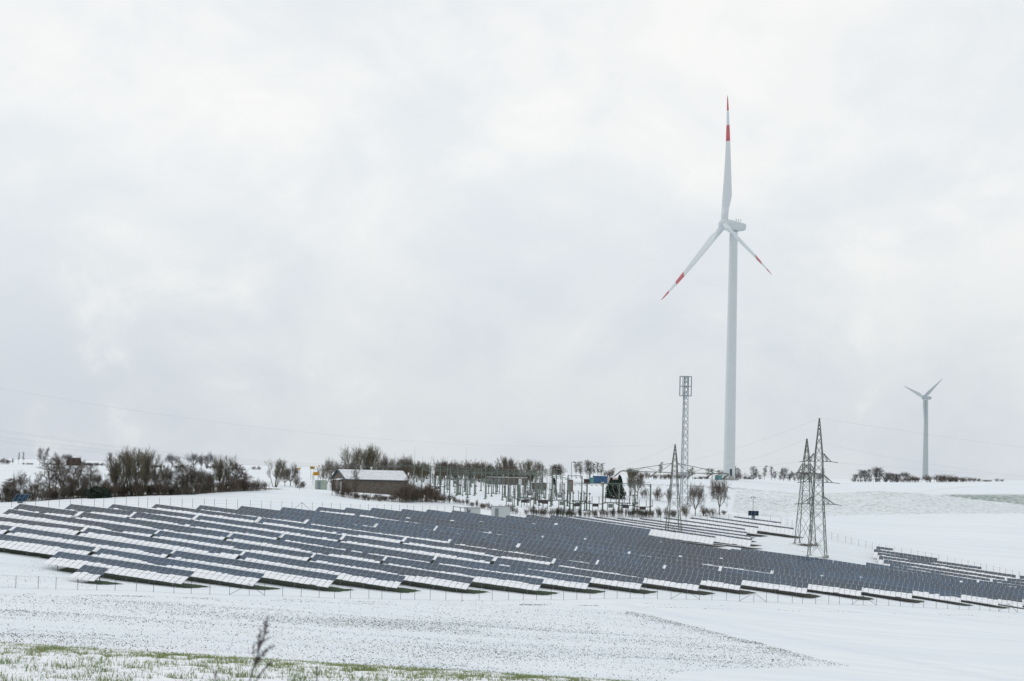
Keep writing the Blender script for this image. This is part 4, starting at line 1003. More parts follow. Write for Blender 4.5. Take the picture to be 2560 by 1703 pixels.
# skyline, left
G2 = 'small bare trees along the left skyline'
sky = [('shrub', 6, 1146), ('shrub', 16, 1149), ('tall', 30, 1147), ('slim', 45, 1133), ('slim', 56, 1132), ('shrub', 66, 1157), ('tall', 98, 1122), ('tall', 108, 1122), ('shrub', 126, 1157), ('round', 165, 1137), ('shrub', 150, 1155), ('shrub', 205, 1156), ('shrub', 222, 1156), ('shrub', 232, 1157), ('shrub', 248, 1156), ('tall', 275, 1133), ('round', 429, 1138), ('shrub', 386, 1162), ('shrub', 403, 1163), ('shrub', 450, 1163), ('round', 483, 1136), ('tall', 503, 1148), ('round', 516, 1135), ('shrub', 540, 1160), ('shrub', 528, 1163), ('shrub', 640, 1166), ('shrub', 590, 1168)]
for k, (kd, px, ty) in enumerate(sorted(sky, key=lambda s: s[1])):
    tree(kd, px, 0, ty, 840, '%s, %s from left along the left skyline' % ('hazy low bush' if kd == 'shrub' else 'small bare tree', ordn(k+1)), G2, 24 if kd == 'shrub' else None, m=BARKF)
# trees behind the hall and behind the substation
mid = [('round', 828, 1152, 620, 40), ('multi', 812, 1166, 600, 34), ('round', 848, 1160, 600, 34), ('multi', 890, 1126, 590, 56), ('multi', 912, 1120, 590, 60), ('multi', 928, 1134, 590, 46), ('round', 874, 1156, 600, 34), ('round', 962, 1142, 610, 40), ('multi', 952, 1154, 610, 30), ('multi', 995, 1150, 640, 34), ('round', 1016, 1144, 640, 36), ('multi', 1040, 1156, 650, 34), ('multi', 1058, 1160, 650, 34),
('multi', 1100, 1158, 680, 40), ('round', 1112, 1156, 680, 34), ('round', 1140, 1162, 690, 30), ('multi', 1186, 1160, 700, 34), ('multi', 1202, 1158, 700, 34), ('round', 1220, 1164, 700, 30), ('multi', 1264, 1146, 690, 32), ('round', 1275, 1150, 690, 28), ('multi', 1316, 1156, 700, 30), ('multi', 1326, 1152, 700, 30), ('round', 1350, 1157, 750, 24), ('tall', 1390, 1162, 760, 24), ('tall', 1402, 1168, 760, 24), ('tall', 1380, 1164, 760, 20)]
for k, (kd, px, ty, Yd, w) in enumerate(mid):
    tree(kd, px, 0, ty, Yd, '%s, %s from left behind hall and substation' % ({'round': 'spreading bare tree', 'multi': 'bushy bare tree', 'tall': 'thin bare tree'}[kd], ordn(k+1)), 'bare trees behind the hall and the substation', w)
k = 0
for px in range(975, 1345, 11):
    k += 1; Yd = rng.uniform(660, 690); b = place(px, Yd); by = proj(b)[0][1]
    tree('shrub', px, 0, by-rng.uniform(22, 46), Yd, 'dark reddish hedge bush, %s from left behind the substation' % ordn(k), 'dense dark bushes behind the substation', 36, m=(REDTWIG if k % 3 else BARK))
# skyline right of the substation
rs_ = [('slim', 1440, 1157), ('tall', 1452, 1156), ('tall', 1468, 1153), ('tall', 1476, 1156), ('slim', 1484, 1160), ('slim', 1494, 1158), ('slim', 1504, 1160), ('shrub', 1515, 1176), ('slim', 1530, 1172), ('multi', 1572, 1172), ('multi', 1586, 1176), ('shrub', 1604, 1182), ('shrub', 1616, 1180), ('shrub', 1634, 1186), ('slim', 1650, 1158), ('shrub', 1660, 1186), ('shrub', 1674, 1184), ('shrub', 1692, 1186), ('shrub', 1702, 1184), ('slim', 1722, 1174), ('slim', 1731, 1170), ('shrub', 1745, 1192), ('shrub', 1757, 1190), ('slim', 1770, 1172), ('slim', 1780, 1173), ('slim', 1797, 1176), ('slim', 1804, 1178), ('shrub', 1808, 1192),
('slim', 1838, 1168), ('shrub', 1848, 1182), ('slim', 1848, 1172), ('shrub', 1868, 1190), ('tall', 1885, 1168), ('slim', 1890, 1176), ('slim', 1900, 1186), ('slim', 1911, 1167), ('slim', 1929, 1169), ('slim', 1937, 1180), ('tall', 1950, 1172), ('tall', 1959, 1172), ('multi', 1972, 1184), ('tall', 1987, 1180), ('multi', 2000, 1184), ('slim', 2010, 1182), ('tall', 2025, 1182), ('multi', 2046, 1184), ('slim', 2056, 1174)]
for k, (kd, px, ty) in enumerate(sorted(rs_, key=lambda s: s[1])):
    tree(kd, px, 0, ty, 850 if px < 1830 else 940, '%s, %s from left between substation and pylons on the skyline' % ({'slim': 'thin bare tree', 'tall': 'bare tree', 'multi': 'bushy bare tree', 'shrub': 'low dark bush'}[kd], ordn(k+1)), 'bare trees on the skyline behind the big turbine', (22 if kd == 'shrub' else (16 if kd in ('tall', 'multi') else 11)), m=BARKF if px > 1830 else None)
rt2 = [('multi', 2136, 1186, 16), ('tall', 2150, 1176, 22), ('tall', 2164, 1178, 20), ('tall', 2172, 1175, 18), ('multi', 2190, 1170, 26), ('tall', 2200, 1172, 20), ('multi', 2214, 1182, 26), ('multi', 2230, 1184, 26), ('multi', 2244, 1186, 24), ('round', 2262, 1182, 28), ('shrub', 2280, 1190, 34), ('shrub', 2296, 1192, 28), ('shrub', 2326, 1190, 34), ('shrub', 2345, 1187, 40), ('shrub', 2362, 1190, 36), ('shrub', 2382, 1198, 22), ('shrub', 2401, 1192, 26), ('shrub', 2420, 1194, 26), ('shrub', 2440, 1194, 30), ('shrub', 2468, 1199, 20), ('shrub', 2498, 1196, 22), ('shrub', 2142, 1196, 30), ('shrub', 2180, 1194, 40), ('shrub', 2225, 1194, 44), ('shrub', 2260, 1194, 40)]
for k, (kd, px, ty, w) in enumerate(sorted(rt2, key=lambda s: s[1])):
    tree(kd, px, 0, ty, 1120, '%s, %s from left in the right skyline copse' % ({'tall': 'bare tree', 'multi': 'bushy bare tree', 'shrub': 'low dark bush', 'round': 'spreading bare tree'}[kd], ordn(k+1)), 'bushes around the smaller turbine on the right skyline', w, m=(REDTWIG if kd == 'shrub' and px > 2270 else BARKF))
# single trees and shrubs around the substation's right side
for kd, px, by, ty, w, lab in (('round', 1738, 1290, 1216, 46, 'bare round crowned tree just right of the radio mast'), ('round', 1798, 1287, 1200, 52, 'bare forked tree with a dark trunk right of the round crowned one'), ('round', 1594, 1246, 1188, 34, 'bare tree right of the dark evergreens'),
        ('multi', 1575, 1240, 1176, 34, 'bare bush tree beside the dark evergreens'), ('shrub', 1645, 1252, 1220, 34, 'dense brown shrub by the substation corner'), ('shrub', 1612, 1246, 1222, 28, 'low brown shrub left of the dense brown shrub'),
        ('shrub', 1672, 1256, 1222, 26, 'olive shrub behind the wide-armed pylon'), ('shrub', 1708, 1289, 1262, 26, 'rusty brown shrub at the foot of the radio mast'), ('shrub', 1762, 1290, 1268, 40, 'low twiggy thicket between the two round trees'), ('shrub', 1780, 1290, 1272, 30, 'low twiggy thicket left of the forked tree'),
        ('shrub', 1810, 1287, 1276, 22, 'small shrub right of the forked tree')):
    tree(kd, px, by, ty, None, lab, None, w)
# trimmed hedge in front of the substation
k = 0
for px in range(1005, 1720, 9):
    k += 1; by = np.interp(px, [1000, 1090, 1160, 1230, 1290, 1400, 1560, 1700], [1257, 1255, 1262, 1276, 1286, 1292, 1293, 1293]); hh = np.interp(px, [1000, 1100, 1230, 1300, 1700], [26, 20, 18, 22, 23])*rng.uniform(.6, 1.1)
    if rng.random() < .12: continue
    tree('shrub', px+rng.uniform(-3, 3), by, by-hh, None, 'bare hedge shrub, %s from left in the hedge before the substation' % ordn(k), 'hedge between solar park and substation', rng.uniform(11, 17), m=(OLIVE if rng.random() < .35 else REDTWIG))
k = 0
for px in range(842, 1095, 8):
    k += 1; by = np.interp(px, [842, 900, 960, 1095], [1240, 1250, 1255, 1257])-rng.uniform(0, 3); hh = rng.uniform(8, 16) if 885 < px < 985 else (rng.uniform(12, 26) if px < 985 else rng.uniform(20, 46))
    tree('shrub', px, by, by-hh, None, 'dark bramble, %s from left in front of the stone hall' % ordn(k), 'bramble thicket in front of the hall', rng.uniform(14, 24), m=REDTWIG)
for px, by, ty, w, lab in ((830, 1238, 1196, 18, 'small bare tree at the left gable of the hall'), (886, 1246, 1176, 30, 'thin bare tree in front of the hall roof'), (1008, 1250, 1190, 24, 'thin bare tree at the right end of the hall'), (748, 1225, 1205, 18, 'reddish bush left of the hall')):
    tree('tall', px, by, ty, None, lab, None, w)
for px, by, ty, w, lab in ((858, 1242, 1200, 30, 'rusty brown leafy bush at the hall corner'), (1030, 1252, 1206, 44, 'large dark reddish bush right of the hall'), (1050, 1252, 1212, 40, 'dark bush beside the first substation gantry')):
    tree('shrub', px, by, ty, None, lab, None, w)
for q, px in enumerate(range(1004, 1112, 9)):
    Yd = 500+12*((q*5) % 6); by = proj(place(px, Yd))[0][1]
    tree('shrub', px, 0, by-rng.uniform(14, 34), Yd, 'brown scrub bush, %s from left among the first gantry posts' % ordn(q+1), 'scrub between hall and gantries', 18, m=REDTWIG)
# evergreens
def evergreen(px, base_py, top_py, w, lab, m=EVERG, Yd=None, conic=True, n=2600):
    b = hit(px, base_py) if Yd is None else place(px, Yd); by = proj(b)[0][1]; h = (by-top_py)*b[1]/F; rw = w/2*b[1]/F
    root = thing('evergreen_tree' if conic else 'evergreen_bush', b, lab, 'tree' if conic else 'bush'); mb = MB(); mb.cyl((0, 0, -.2), (0, 0, h*.8), .14, .04, 6); mb.build('trunk', BARK, root)
    cb = MB()
    for k in range(n):
        t = rng.uniform(0.0, 1); a = rng.uniform(0, 6.283); prof = (1-t)**.65*(.75+.25*math.sin(a*3+t*9))*min(1, .55+t*3) if conic else math.sqrt(max(0, 1-(t*1.0)**2))*(.8+.2*math.sin(a*3+t*7))
        r = rw*prof*math.sqrt(rng.uniform(.25, 1)); c = np.array([math.cos(a)*r, math.sin(a)*r, t*h*.97+.05]); s = rng.uniform(.12, .34); u = rng.normal(0, 1, 3); u /= np.linalg.norm(u); v_ = np.cross(u, rng.normal(0, 1, 3)); v_ /= np.linalg.norm(v_)
        cb.add([c-u*s, c+v_*s*.5, c+u*s, c-v_*s*.5], [(0, 1, 2, 3)])
    cb.build('crown', m, root)
evergreen(1527, 1244, 1194, 36, 'dark evergreen tree, left of a touching pair behind the front gantry')
evergreen(1548, 1244, 1187, 38, 'dark evergreen tree with taller tip, right of the touching pair')
evergreen(1537, 1247, 1199, 60, 'broad dark evergreen bush filling the foot of the evergreen pair', conic=False, n=4200)
evergreen(238, 1246, 1217, 56, 'dark green rounded evergreen bush low in the left hedge', conic=False, n=3000)
evergreen(262, 1245, 1221, 36, 'smaller dark green bush beside the rounded evergreen in the left hedge', conic=False, n=1600)
evergreen(1385, 1212, 1195, 14, 'small dark conifer at the rear edge of the substation', n=500)

# ------------------------------------------------------------------ stone hall
Hb = place(905, 505); Hb[2] = gz(*Hb[:2])
b_root = thing('hall', Hb, 'long grey brown rendered hall with snow covered gable roof beside the substation', 'building', rz=0)
phi = R_(24); lx = np.array([math.cos(phi), math.sin(phi), 0]); ly = np.array([-math.sin(phi), math.cos(phi), 0])
sH = 505/F
left_front = at(861, 1233, 505)-Hb; left_front[2] = 0
Lh, Wh, wh, rh = 16.8, 9.4, 3.45, 2.2
def hp(a, b, z): return left_front+lx*a+ly*b+np.array([0, 0, z])
mb = MB()
mb.add([hp(0, 0, -1), hp(Lh, 0, -1), hp(Lh, Wh, -1), hp(0, Wh, -1), hp(0, 0, wh), hp(Lh, 0, wh), hp(Lh, Wh, wh), hp(0, Wh, wh), hp(0, Wh/2, wh+rh-.1), hp(Lh, Wh/2, wh+rh-.1)],
       [(0, 1, 5, 4), (1, 2, 6, 9, 5), (2, 3, 7, 6), (3, 0, 4, 8, 7)]); mb.build('wall', RENDER_W, b_root)
def slab(mb, pts, th):
    n = np.cross(pts[1]-pts[0], pts[3]-pts[0]); n /= np.linalg.norm(n); n = n if n[2] > 0 else -n
    lo = [p for p in pts]; hi = [p+n*th for p in pts]; mb.add(lo+hi, [(3, 2, 1, 0), (4, 5, 6, 7), (0, 1, 5, 4), (1, 2, 6, 5), (2, 3, 7, 6), (3, 0, 4, 7)])
ov = .55
rf = MB(); rsn = MB()
slab(rf, [hp(-ov, -ov, wh-ov*rh/(Wh/2)), hp(Lh+ov, -ov, wh-ov*rh/(Wh/2)), hp(Lh+ov, Wh/2, wh+rh), hp(-ov, Wh/2, wh+rh)], .14)
slab(rf, [hp(-ov, Wh+ov, wh-ov*rh/(Wh/2)), hp(Lh+ov, Wh+ov, wh-ov*rh/(Wh/2)), hp(Lh+ov, Wh/2, wh+rh), hp(-ov, Wh/2, wh+rh)], .14)
ro = rf.build('roof', ROOFD, b_root)
slab(rsn, [hp(-ov+.55, -ov-.05, wh-ov*rh/(Wh/2)+.15), hp(Lh+ov, -ov-.05, wh-ov*rh/(Wh/2)+.15), hp(Lh+ov, Wh/2-.15, wh+rh+.08), hp(-ov+.35, Wh/2-.15, wh+rh+.08)], .08)
rsn.build('snow_layer', mat('thin_roof_snow', (.66, .69, .73), .7, var=.10, vscale=1.2), ro)
mb = MB(); q = hp(Lh*.52, Wh/2, wh+rh); mb.cyl(q, q+np.array([0, 0, .75]), .14, n=8); mb.cyl(q+np.array([0, 0, .6]), q+np.array([0, 0, .85]), .28, .28, 8); mb.build('vent_pipe', WHITEP, ro)
mb = MB(); mb.add([hp(-1.9, .8, 3.05), hp(-1.9, 4.6, 3.05), hp(.0, 4.6, 3.35), hp(.0, .8, 3.35)], [(0, 1, 2, 3)]); slab(mb, [hp(-1.9, .8, 3.05), hp(-1.9, 4.6, 3.05), hp(-.0, 4.6, 3.35), hp(-.0, .8, 3.35)], .12); po = mb.build('porch_roof', SNOW, b_root)
mb = MB(); mb.bar(hp(-1.8, .9, -.5), hp(-1.8, .9, 3.05), .1); mb.bar(hp(-1.8, 4.5, -.5), hp(-1.8, 4.5, 3.05), .1); mb.build('porch_post', GALV, b_root)
mb = MB(); mb.box(hp(-.04, 2.6, 1.4), (.08, 1.5, 2.6), axes=(lx, ly, np.array([0, 0, 1.]))); mb.build('door', BOXW, b_root)

# ------------------------------------------------------------------ huts, cabinets, signs
def cabinet(name, px, py, Yd, size, rz, m, lab, cat, roof=None):
    b = place(px, Yd) if Yd else hit(px, py); root = thing(name, b, lab, cat, rz=rz); mb = MB(); mb.box((0, 0, size[2]/2-.1), (size[0], size[1], size[2]+.2)); mb.build('body', m, root)
    if roof: mb = MB(); mb.box((0, 0, size[2]+.06), (size[0]+.2, size[1]+.2, .12)); mb.build('roof', roof, root)
    mb = MB(); mb.box((-size[0]*.2, -size[1]/2-.02, size[2]*.45), (.8, .05, size[2]*.8)); mb.build('door', GALV if m != GALV else ALU, root)
    return root
cabinet('inverter_station', 1183, 0, 452, (3.5, 2.4, 2.5), R_(-4), BOXW, 'low pale grey inverter hut left of its twin behind the panels', 'technical hut', CONC)
cabinet('inverter_station', 1254, 0, 462, (4.2, 2.4, 2.75), R_(-4), BOXW, 'larger pale grey inverter hut right of its twin, before the hedge', 'technical hut', CONC)
g0 = place(1136, 447); g1_ = place(1171, 447); t = thing('gate', g0, 'dark steel gate frame in the rear fence left of the inverter huts', 'gate'); mb = MB()
mb.bar((0, 0, 0), (0, 0, 2.9), .14); mb.bar(g1_-g0, g1_-g0+np.array([0, 0, 2.8]), .14); mb.build('gate_post', DARKMETAL, t); mb = MB(); mb.bar((0, 0, 2.7), g1_-g0+np.array([0, 0, 2.7]), .1); mb.bar((0, 0, 1.2), g1_-g0+np.array([0, 0, 1.2]), .07); mid_ = (g1_-g0)/2; mb.bar(mid_, mid_+np.array([0, 0, 2.7]), .1); mb.build('gate_leaf', DARKMETAL, t)
cabinet('site_hut', 803, 0, 560, (3.2, 2.5, 2.6), R_(10), PALEGREEN, 'pale green hut left of the hall gable', 'hut', SNOW)
cabinet('control_building', 1268, 0, 655, (13, 4, 2.2), R_(2), RENDER_W, 'long low brownish building at the rear of the substation', 'building', SNOW)
cabinet('control_building', 1347, 0, 640, (4.5, 3, 2.1), R_(2), RENDER_W, 'short pale building at the rear right of the substation', 'building', SNOW)
cabinet('green_shed', 1236, 0, 664, (4.0, 3, 2.6), R_(2), OLIVE, 'mid green shed between dark bushes at the substation rear', 'shed')
cabinet('brick_kiosk', 1427, 0, 640, (1.5, 1.5, 3.6), 0, BRICK, 'narrow orange red brick kiosk right of the gantries', 'kiosk', GREENSTEEL)
def container(px, Yd, size, m, lab, cat='container', name='container', top=None, dz=0):
    b = place(px, Yd); b[2] += dz; root = thing(name, b, lab, cat); mb = MB(); mb.box((0, 0, size[2]/2), size)
    for k in range(int(size[0]/.6)): mb.box((-size[0]/2+.3+k*.6, -size[1]/2-.03, size[2]/2), (.25, .06, size[2]*.92))
    mb.build('body', m, root)
    mb = MB(); mb.box((0, 0, size[2]+.05), (size[0], size[1], .1)); mb.build('roof', top or SNOW, root)
container(1500, 715, (5.2, 2.5, 2.6), BLUE, 'blue container among yard clutter behind the substation'); container(1478, 708, (1.9, 2.2, 2.1), TEAL, 'teal box at the left of the blue container'); container(1533, 722, (6.0, 2.4, 1.9), PINK, 'pale pink topped trailer behind the dark evergreens', 'trailer', 'trailer', PINK)
container(1507, 700, (1.0, 1.0, .8), YELLOWB, 'small yellow crate in front of the blue container', 'crate', 'crate', SNOW); container(1467, 700, (2.0, 2, 1.7), DKRED, 'dark rusty box left of the teal box', 'box', 'box', SNOW)
b = place(1474, 712); t = thing('chimney_pipe', b, 'dark stub chimney pipe above the dark rusty box', 'pipe'); mb = MB(); mb.cyl((0, 0, 0), (0, 0, 4.0), .35, n=10); mb.build('stack', INSG, t); mb = MB(); mb.cyl((0, 0, 4.0), (0, 0, 5.0), .22, n=10); mb.build('cap', DARKMETAL, t)
b = place(183, 842); t = thing('barn', b, 'dark red barn with a rounded roof on the left skyline', 'barn'); mb = MB()
mb.box((0, 0, .8), (5.2, 5, 2.4)); mb.build('wall', DKRED, t); mb = MB(); mb.cyl((-2.6, 0, 1.2), (2.6, 0, 1.2), 2.0, n=20); mb.build('roof', DKRED, t)
def sign(px, y_top, y_bot, base_dy, wpx, Yd, m, lab, poles=2, tri=False, arrow=True):
    c = at(px, (y_top+y_bot)/2, Yd); g = gz(c[0], c[1]); root = thing('road_sign', (c[0], c[1], g), lab, 'road sign', 'road signs at the junction left of the hall'); s = Yd/F; w = wpx*s; h = (y_bot-y_top)*s; zc = c[2]-g
    mb = MB()
    for q in ((0,) if poles == 1 else (-w*.32, w*.32)): mb.cyl((q, .06, -.3), (q, .06, zc+h*.45), .05, n=6)
    mb.build('pole', GALV, root)
    mb = MB()
    if tri: mb.add([(-w/2, -.02, zc+h/2), (w/2, -.02, zc+h/2), (0, -.02, zc-h/2), (-w/2, .02, zc+h/2), (w/2, .02, zc+h/2), (0, .02, zc-h/2)], [(2, 1, 0), (3, 4, 5), (0, 1, 4, 3), (1, 2, 5, 4), (2, 0, 3, 5)])
    else: mb.box((0, 0, zc), (w, .05, h))
    pl = mb.build('plate', m, root)
    if arrow and not tri:
        mb = MB(); mb.box((-w*.1, -.035, zc+h*.16), (w*.5, .02, h*.13)); mb.box((-w*.05, -.035, zc-h*.18), (w*.6, .02, h*.13)); mb.build('lettering', BLACKP, pl)
sign(747, 1170, 1174.5, 0, 8, 640, YELLOW, 'small yellow direction sign, leftmost of the road signs', arrow=False)
sign(781, 1166, 1173, 0, 12, 640, YELLOWB, 'dull yellow brown direction sign above the large one', arrow=True)
sign(790, 1180, 1189, 0, 15, 600, YELLOW, 'large bright yellow direction sign, lowest of the road signs')
sign(797.5, 1164, 1169, 0, 4.5, 620, RED, 'small give way triangle, rightmost of the road signs', 1, True)
sign(781, 1185, 1194, 0, 3.2, 605, WHITEP, 'narrow white marker board left of the large yellow sign', 1, arrow=False)
# camera posts with small solar trailers
def campost(px, y_top, y_base, Yd, lab, w):
    b = place(px, Yd) if Yd else hit(px, y_base); s = b[1]/F; gy = proj(b)[0][1]; h = (gy-y_top)*s
    root = thing('camera_post', b, lab, 'camera post', 'camera posts beside small solar trailers'); mb = MB(); mb.cyl((0, 0, -.3), (0, 0, h), .09, .06, 8); mb.build('pole', GALV, root)
    mb = MB(); mb.bar((-.45, 0, h-.12), (.45, 0, h-.12), .07); mb.build('bracket', GALV, root)
    for q in (-.42, .42):
        mb = MB(); mb.cyl((q, 0, h-.5), (q, 0, h-.14), .14, .10, 8); mb.build('camera', DARKMETAL, root)
def trailer(px, y_top, y_bot, wpx, Yd, lab, skew):
    b = place(px, Yd); s = b[1]/F; top = at(px, y_top, Yd)[2]-b[2]; h = (y_bot-y_top)*s; w = wpx*s
    root = thing('solar_trailer', b, lab, 'solar trailer', 'small solar trailers', rz=R_(-6)); n = 3
    for k in range(n):
        x0 = -w/2+k*w/n+.03; x1 = x0+w/n-.06; mb = MB(); zt, zb = top, top-h
        mb.add([(x0+skew, .55, zt), (x1+skew, .55, zt), (x1, -.25, zb), (x0, -.25, zb)], [(0, 1, 2, 3)], 1)
        mb.add([(x0+skew-.04, .59, zt+.03), (x1+skew+.04, .59, zt+.03), (x1+.04, -.22, zb-.03), (x0-.04, -.22, zb-.03)], [(0, 1, 2, 3)], 0); mb.build('solar_panel', [ALU, GLASS], root)
    mb = MB(); mb.box((0, .5, top*.3), (w*.35, .8, max(.4, top*.6))); mb.build('cabinet', GALV, root)
campost(59.5, 1185, 1252, 425, 'grey post with two round cameras at the left edge of the hedge', 8); trailer(51, 1236, 1253, 33, 400, 'three panel solar trailer under the left camera post', .5)
campost(1884, 1241, 1290, 540, 'grey post with two cameras on the right behind the solar tables', 8); trailer(1885, 1277.5, 1289, 26, 535, 'three panel solar trailer under the right camera post', .05)
b = place(1428, 600); t = thing('lamp_post', b, 'tall floodlight post at the right of the rear gantries', 'lamp post'); hh = at(1428, 1154, 600)[2]-b[2]; mb = MB(); mb.cyl((0, 0, -.2), (0, 0, hh), .11, .07, 8); mb.build('pole', GALV, t); mb = MB(); mb.bar((0, 0, hh), (.5, 0, hh-.1), .06); mb.box((.55, 0, hh-.2), (.3, .3, .25)); mb.build('lamp', DARKMETAL, t)
# concrete kerb / low clutter by the pylon feet
def brush(px, by, Yw, n, lab):
    b = hit(px, by); root = thing('dry_brush', b, lab, 'brush'); mb = MB()
    for k in range(n):
        p = np.array([rng.normal(0, Yw), rng.normal(0, .8), 0]); d = rng.normal(0, 1, 3); d[2] = abs(d[2])*.5; d /= np.linalg.norm(d); mb.bar(p, p+d*rng.uniform(.3, .8), .05)
    mb.build('twigs', REDTWIG, root)
brush(2010, 1364, 1.5, 260, 'rusty heap of dry brush between the two right pylons')
brush(1660, 1352, 1.3, 120, 'low dry brush at the feet of the wide-armed pylon')
for k, (px, py) in enumerate(((990, 1270),)): pass

# ------------------------------------------------------------------ substation
SUB = 'steel gantries of the substation'
def gantry(pxs, Yd, top_py, lab, rods=(), arms=True, pr=.17, ends=None):
    b0 = place(pxs[0], Yd); root = thing('substation_gantry', b0, lab, 'gantry', SUB); tops = []
    for px in pxs:
        b = place(px, Yd); top = at(px, np.interp(px, [pxs[0], pxs[-1]], top_py), Yd)[2]; tops.append(np.array([b[0], b[1], top])-b0)
        mb = MB(); mb.cyl(b-b0-np.array([0, 0, .3]), np.array([b[0]-b0[0], b[1]-b0[1], top-b0[2]]), pr, pr*.85, 8); mb.box(b-b0+np.array([0, 0, .08]), (.85, .85, .3)); mb.build('post', GREENSTEEL, root)
        if px in rods:
            mb = MB(); hh = rods[px]*Yd/F; e = tops[-1]; mb.cyl(e, e+np.array([0, 0, hh]), .05, .02, 6); mb.build('lightning_rod', GALV, root)
    mb = MB()
    for a, b in zip(tops, tops[1:]):
        mb.bar(a, b, .17); mb.bar(a-np.array([0, 0, .32]), b-np.array([0, 0, .32]), .05)
    mb.build('beam', GREENSTEEL, root)
    if arms:
        for a, b in zip(tops, tops[1:]):
            for t_ in (.2, .5, .8):
                p = a+(b-a)*t_-np.array([0, 0, .3]); insul(root, p, (.55, -1.0, -.30), 1.3, INSG, .08)
    # busbar wires to the front
    return b0, tops
r1 = {1035: 48, 1164: 50, 986: 30, 1076: 26, 1118: 27, 1203: 28, 1244: 26, 1285: 24, 1326: 25, 1391: 24}
gantry([986, 1035, 1076, 1118, 1164, 1203, 1244, 1285, 1326, 1355, 1391], 620, (1162, 1179), 'rearmost tall green gantry with the two highest lightning rods', r1)
gantry([1055, 1100, 1144, 1187, 1230, 1271, 1311, 1350, 1380], 588, (1172, 1184), 'middle green gantry row of the substation', {1055: 30, 1100: 30, 1144: 26, 1187: 28, 1230: 26, 1271: 26, 1311: 24})
gantry([1125, 1170, 1214, 1257, 1299, 1340], 556, (1181, 1184), 'green gantry row third from the back, left of centre', {1125: 24, 1170: 22, 1214: 20})
gantry([1340, 1381, 1420], 540, (1184, 1196), 'short green gantry with heavy posts in the middle of the substation', {}, pr=.24)
gantry([1420, 1455], 580, (1188, 1190), 'small two post gantry next to the brick kiosk', {}, pr=.2)
gantry([1426, 1468, 1508, 1549, 1588, 1627], 518, (1208, 1211), 'front right gantry with one level beam across the evergreens', {}, pr=.22)
def support(px, Yd, h, k):
    b = place(px, Yd); t = thing('equipment_post', b, 'short green equipment post, %s from left among those between the gantries' % ordn(k), 'post', 'short green support posts of the substation')
    mb = MB(); mb.cyl((0, 0, -.2), (0, 0, h), .12, n=6); mb.box((0, 0, .08), (.6, .6, .22)); mb.build('post', GREENSTEEL, t); insul(t, (0, 0, h), (0, 0, 1), 1.5, INSU, .14)
rsp = np.random.default_rng(12); sup = sorted((float(rsp.uniform(1075, 1425)), float(rsp.uniform(575, 650)), float(rsp.uniform(2.0, 3.6))) for q in range(96))
for q, (px, Yd, h) in enumerate(sup): support(px, Yd, h, q+1)
b = place(1296, 522); t = thing('voltage_transformer', b, 'heavy post carrying a pale cylindrical tank at left front of the substation', 'transformer'); mb = MB(); mb.cyl((0, 0, -.2), (0, 0, 5.6), .27, n=10); mb.build('post', GREENSTEEL, t); mb = MB(); mb.cyl((.5, 0, 5.4), (.5, 0, 7.0), .42, n=12); mb.build('tank', BOXW, t)
for k, (px, Yd, hy) in enumerate(((1021, 560, 1190), (1084, 545, 1186), (1094, 560, 1198), (1110, 600, 1206))):
    b = place(px, Yd); h = at(px, hy, Yd)[2]-b[2]; t = thing('instrument_post', b, ('%s pale instrument post from left in the substation' % ordn(k+1)), 'post', 'slim instrument posts of the substation'); mb = MB(); mb.cyl((0, 0, -.2), (0, 0, h), .09, n=6); mb.build('pole', BOXW, t); mb = MB(); mb.cyl((0, 0, h), (0, 0, h+.9), .16, .22, 8); mb.build('head', WHITEP, t)
SW = 'switchgear units standing in the substation'
def breaker(px, Yd, k, typ):
    b = place(px, Yd); lab = '%s, %s from left among the switchgear' % ('forked breaker with three dark insulator columns' if typ == 0 else ('pedestal isolator with upright rods' if typ == 1 else 'disconnector with a sagging cradle beam'), ordn(k+1))
    t = thing('switchgear', b, lab, 'switchgear', SW)
    lm = lambda p, q, r: (lambda m_: (m_.cyl(p, q, r, n=6), m_.build('leg', GREENSTEEL, t)))(MB())
    if typ == 0:
        for q in (-.8, .8): lm((q, 0, -.2), (q, 0, 2.1), .11)
        mb = MB(); mb.box((0, 0, 2.15), (3.4, .35, .3)); mb.build('beam', INSG, t)
        for q in (-1.4, 0, 1.4): insul(t, (q, 0, 2.3), (0, 0, 1), 2.6, INSU, .18)
        mb = MB(); mb.box((0, -.1, 1.35), (1.2, .7, 1.0)); mb.build('drive_cabinet', INSG, t)
    elif typ == 1:
        lm((0, 0, -.2), (0, 0, 2.6), .15)
        mb = MB(); mb.cyl((0, 0, 2.2), (0, 0, 2.7), .34, .34, 10); mb.box((0, 0, .1), (.7, .7, .35)); mb.build('pedestal', INSG, t); insul(t, (0, 0, 2.7), (0, 0, 1), 1.6, INSG, .17)
        mb = MB(); mb.cyl((0, 0, 4.3), (0, 0, 4.7), .25, .3, 10); mb.build('cap', INSG, t)
    else:
        for q in (-.7, .7): lm((q, 0, -.2), (q, 0, 1.9), .09)
        mb = MB(); pts = [(-2.6, 0, 2.3), (-1.6, 0, 1.95), (1.6, 0, 1.95), (2.6, 0, 2.3)]
        for a, c in zip(pts, pts[1:]): mb.bar(a, c, .2)
        mb.cyl((-.8, 0, 1.55), (.8, 0, 1.55), .32, n=10); mb.build('cradle', INSU, t)
        for q in (-2.5, -.9, .9, 2.5): insul(t, (q, 0, 2.1), (0, 0, 1), 1.7, INSU, .15)
k = 0
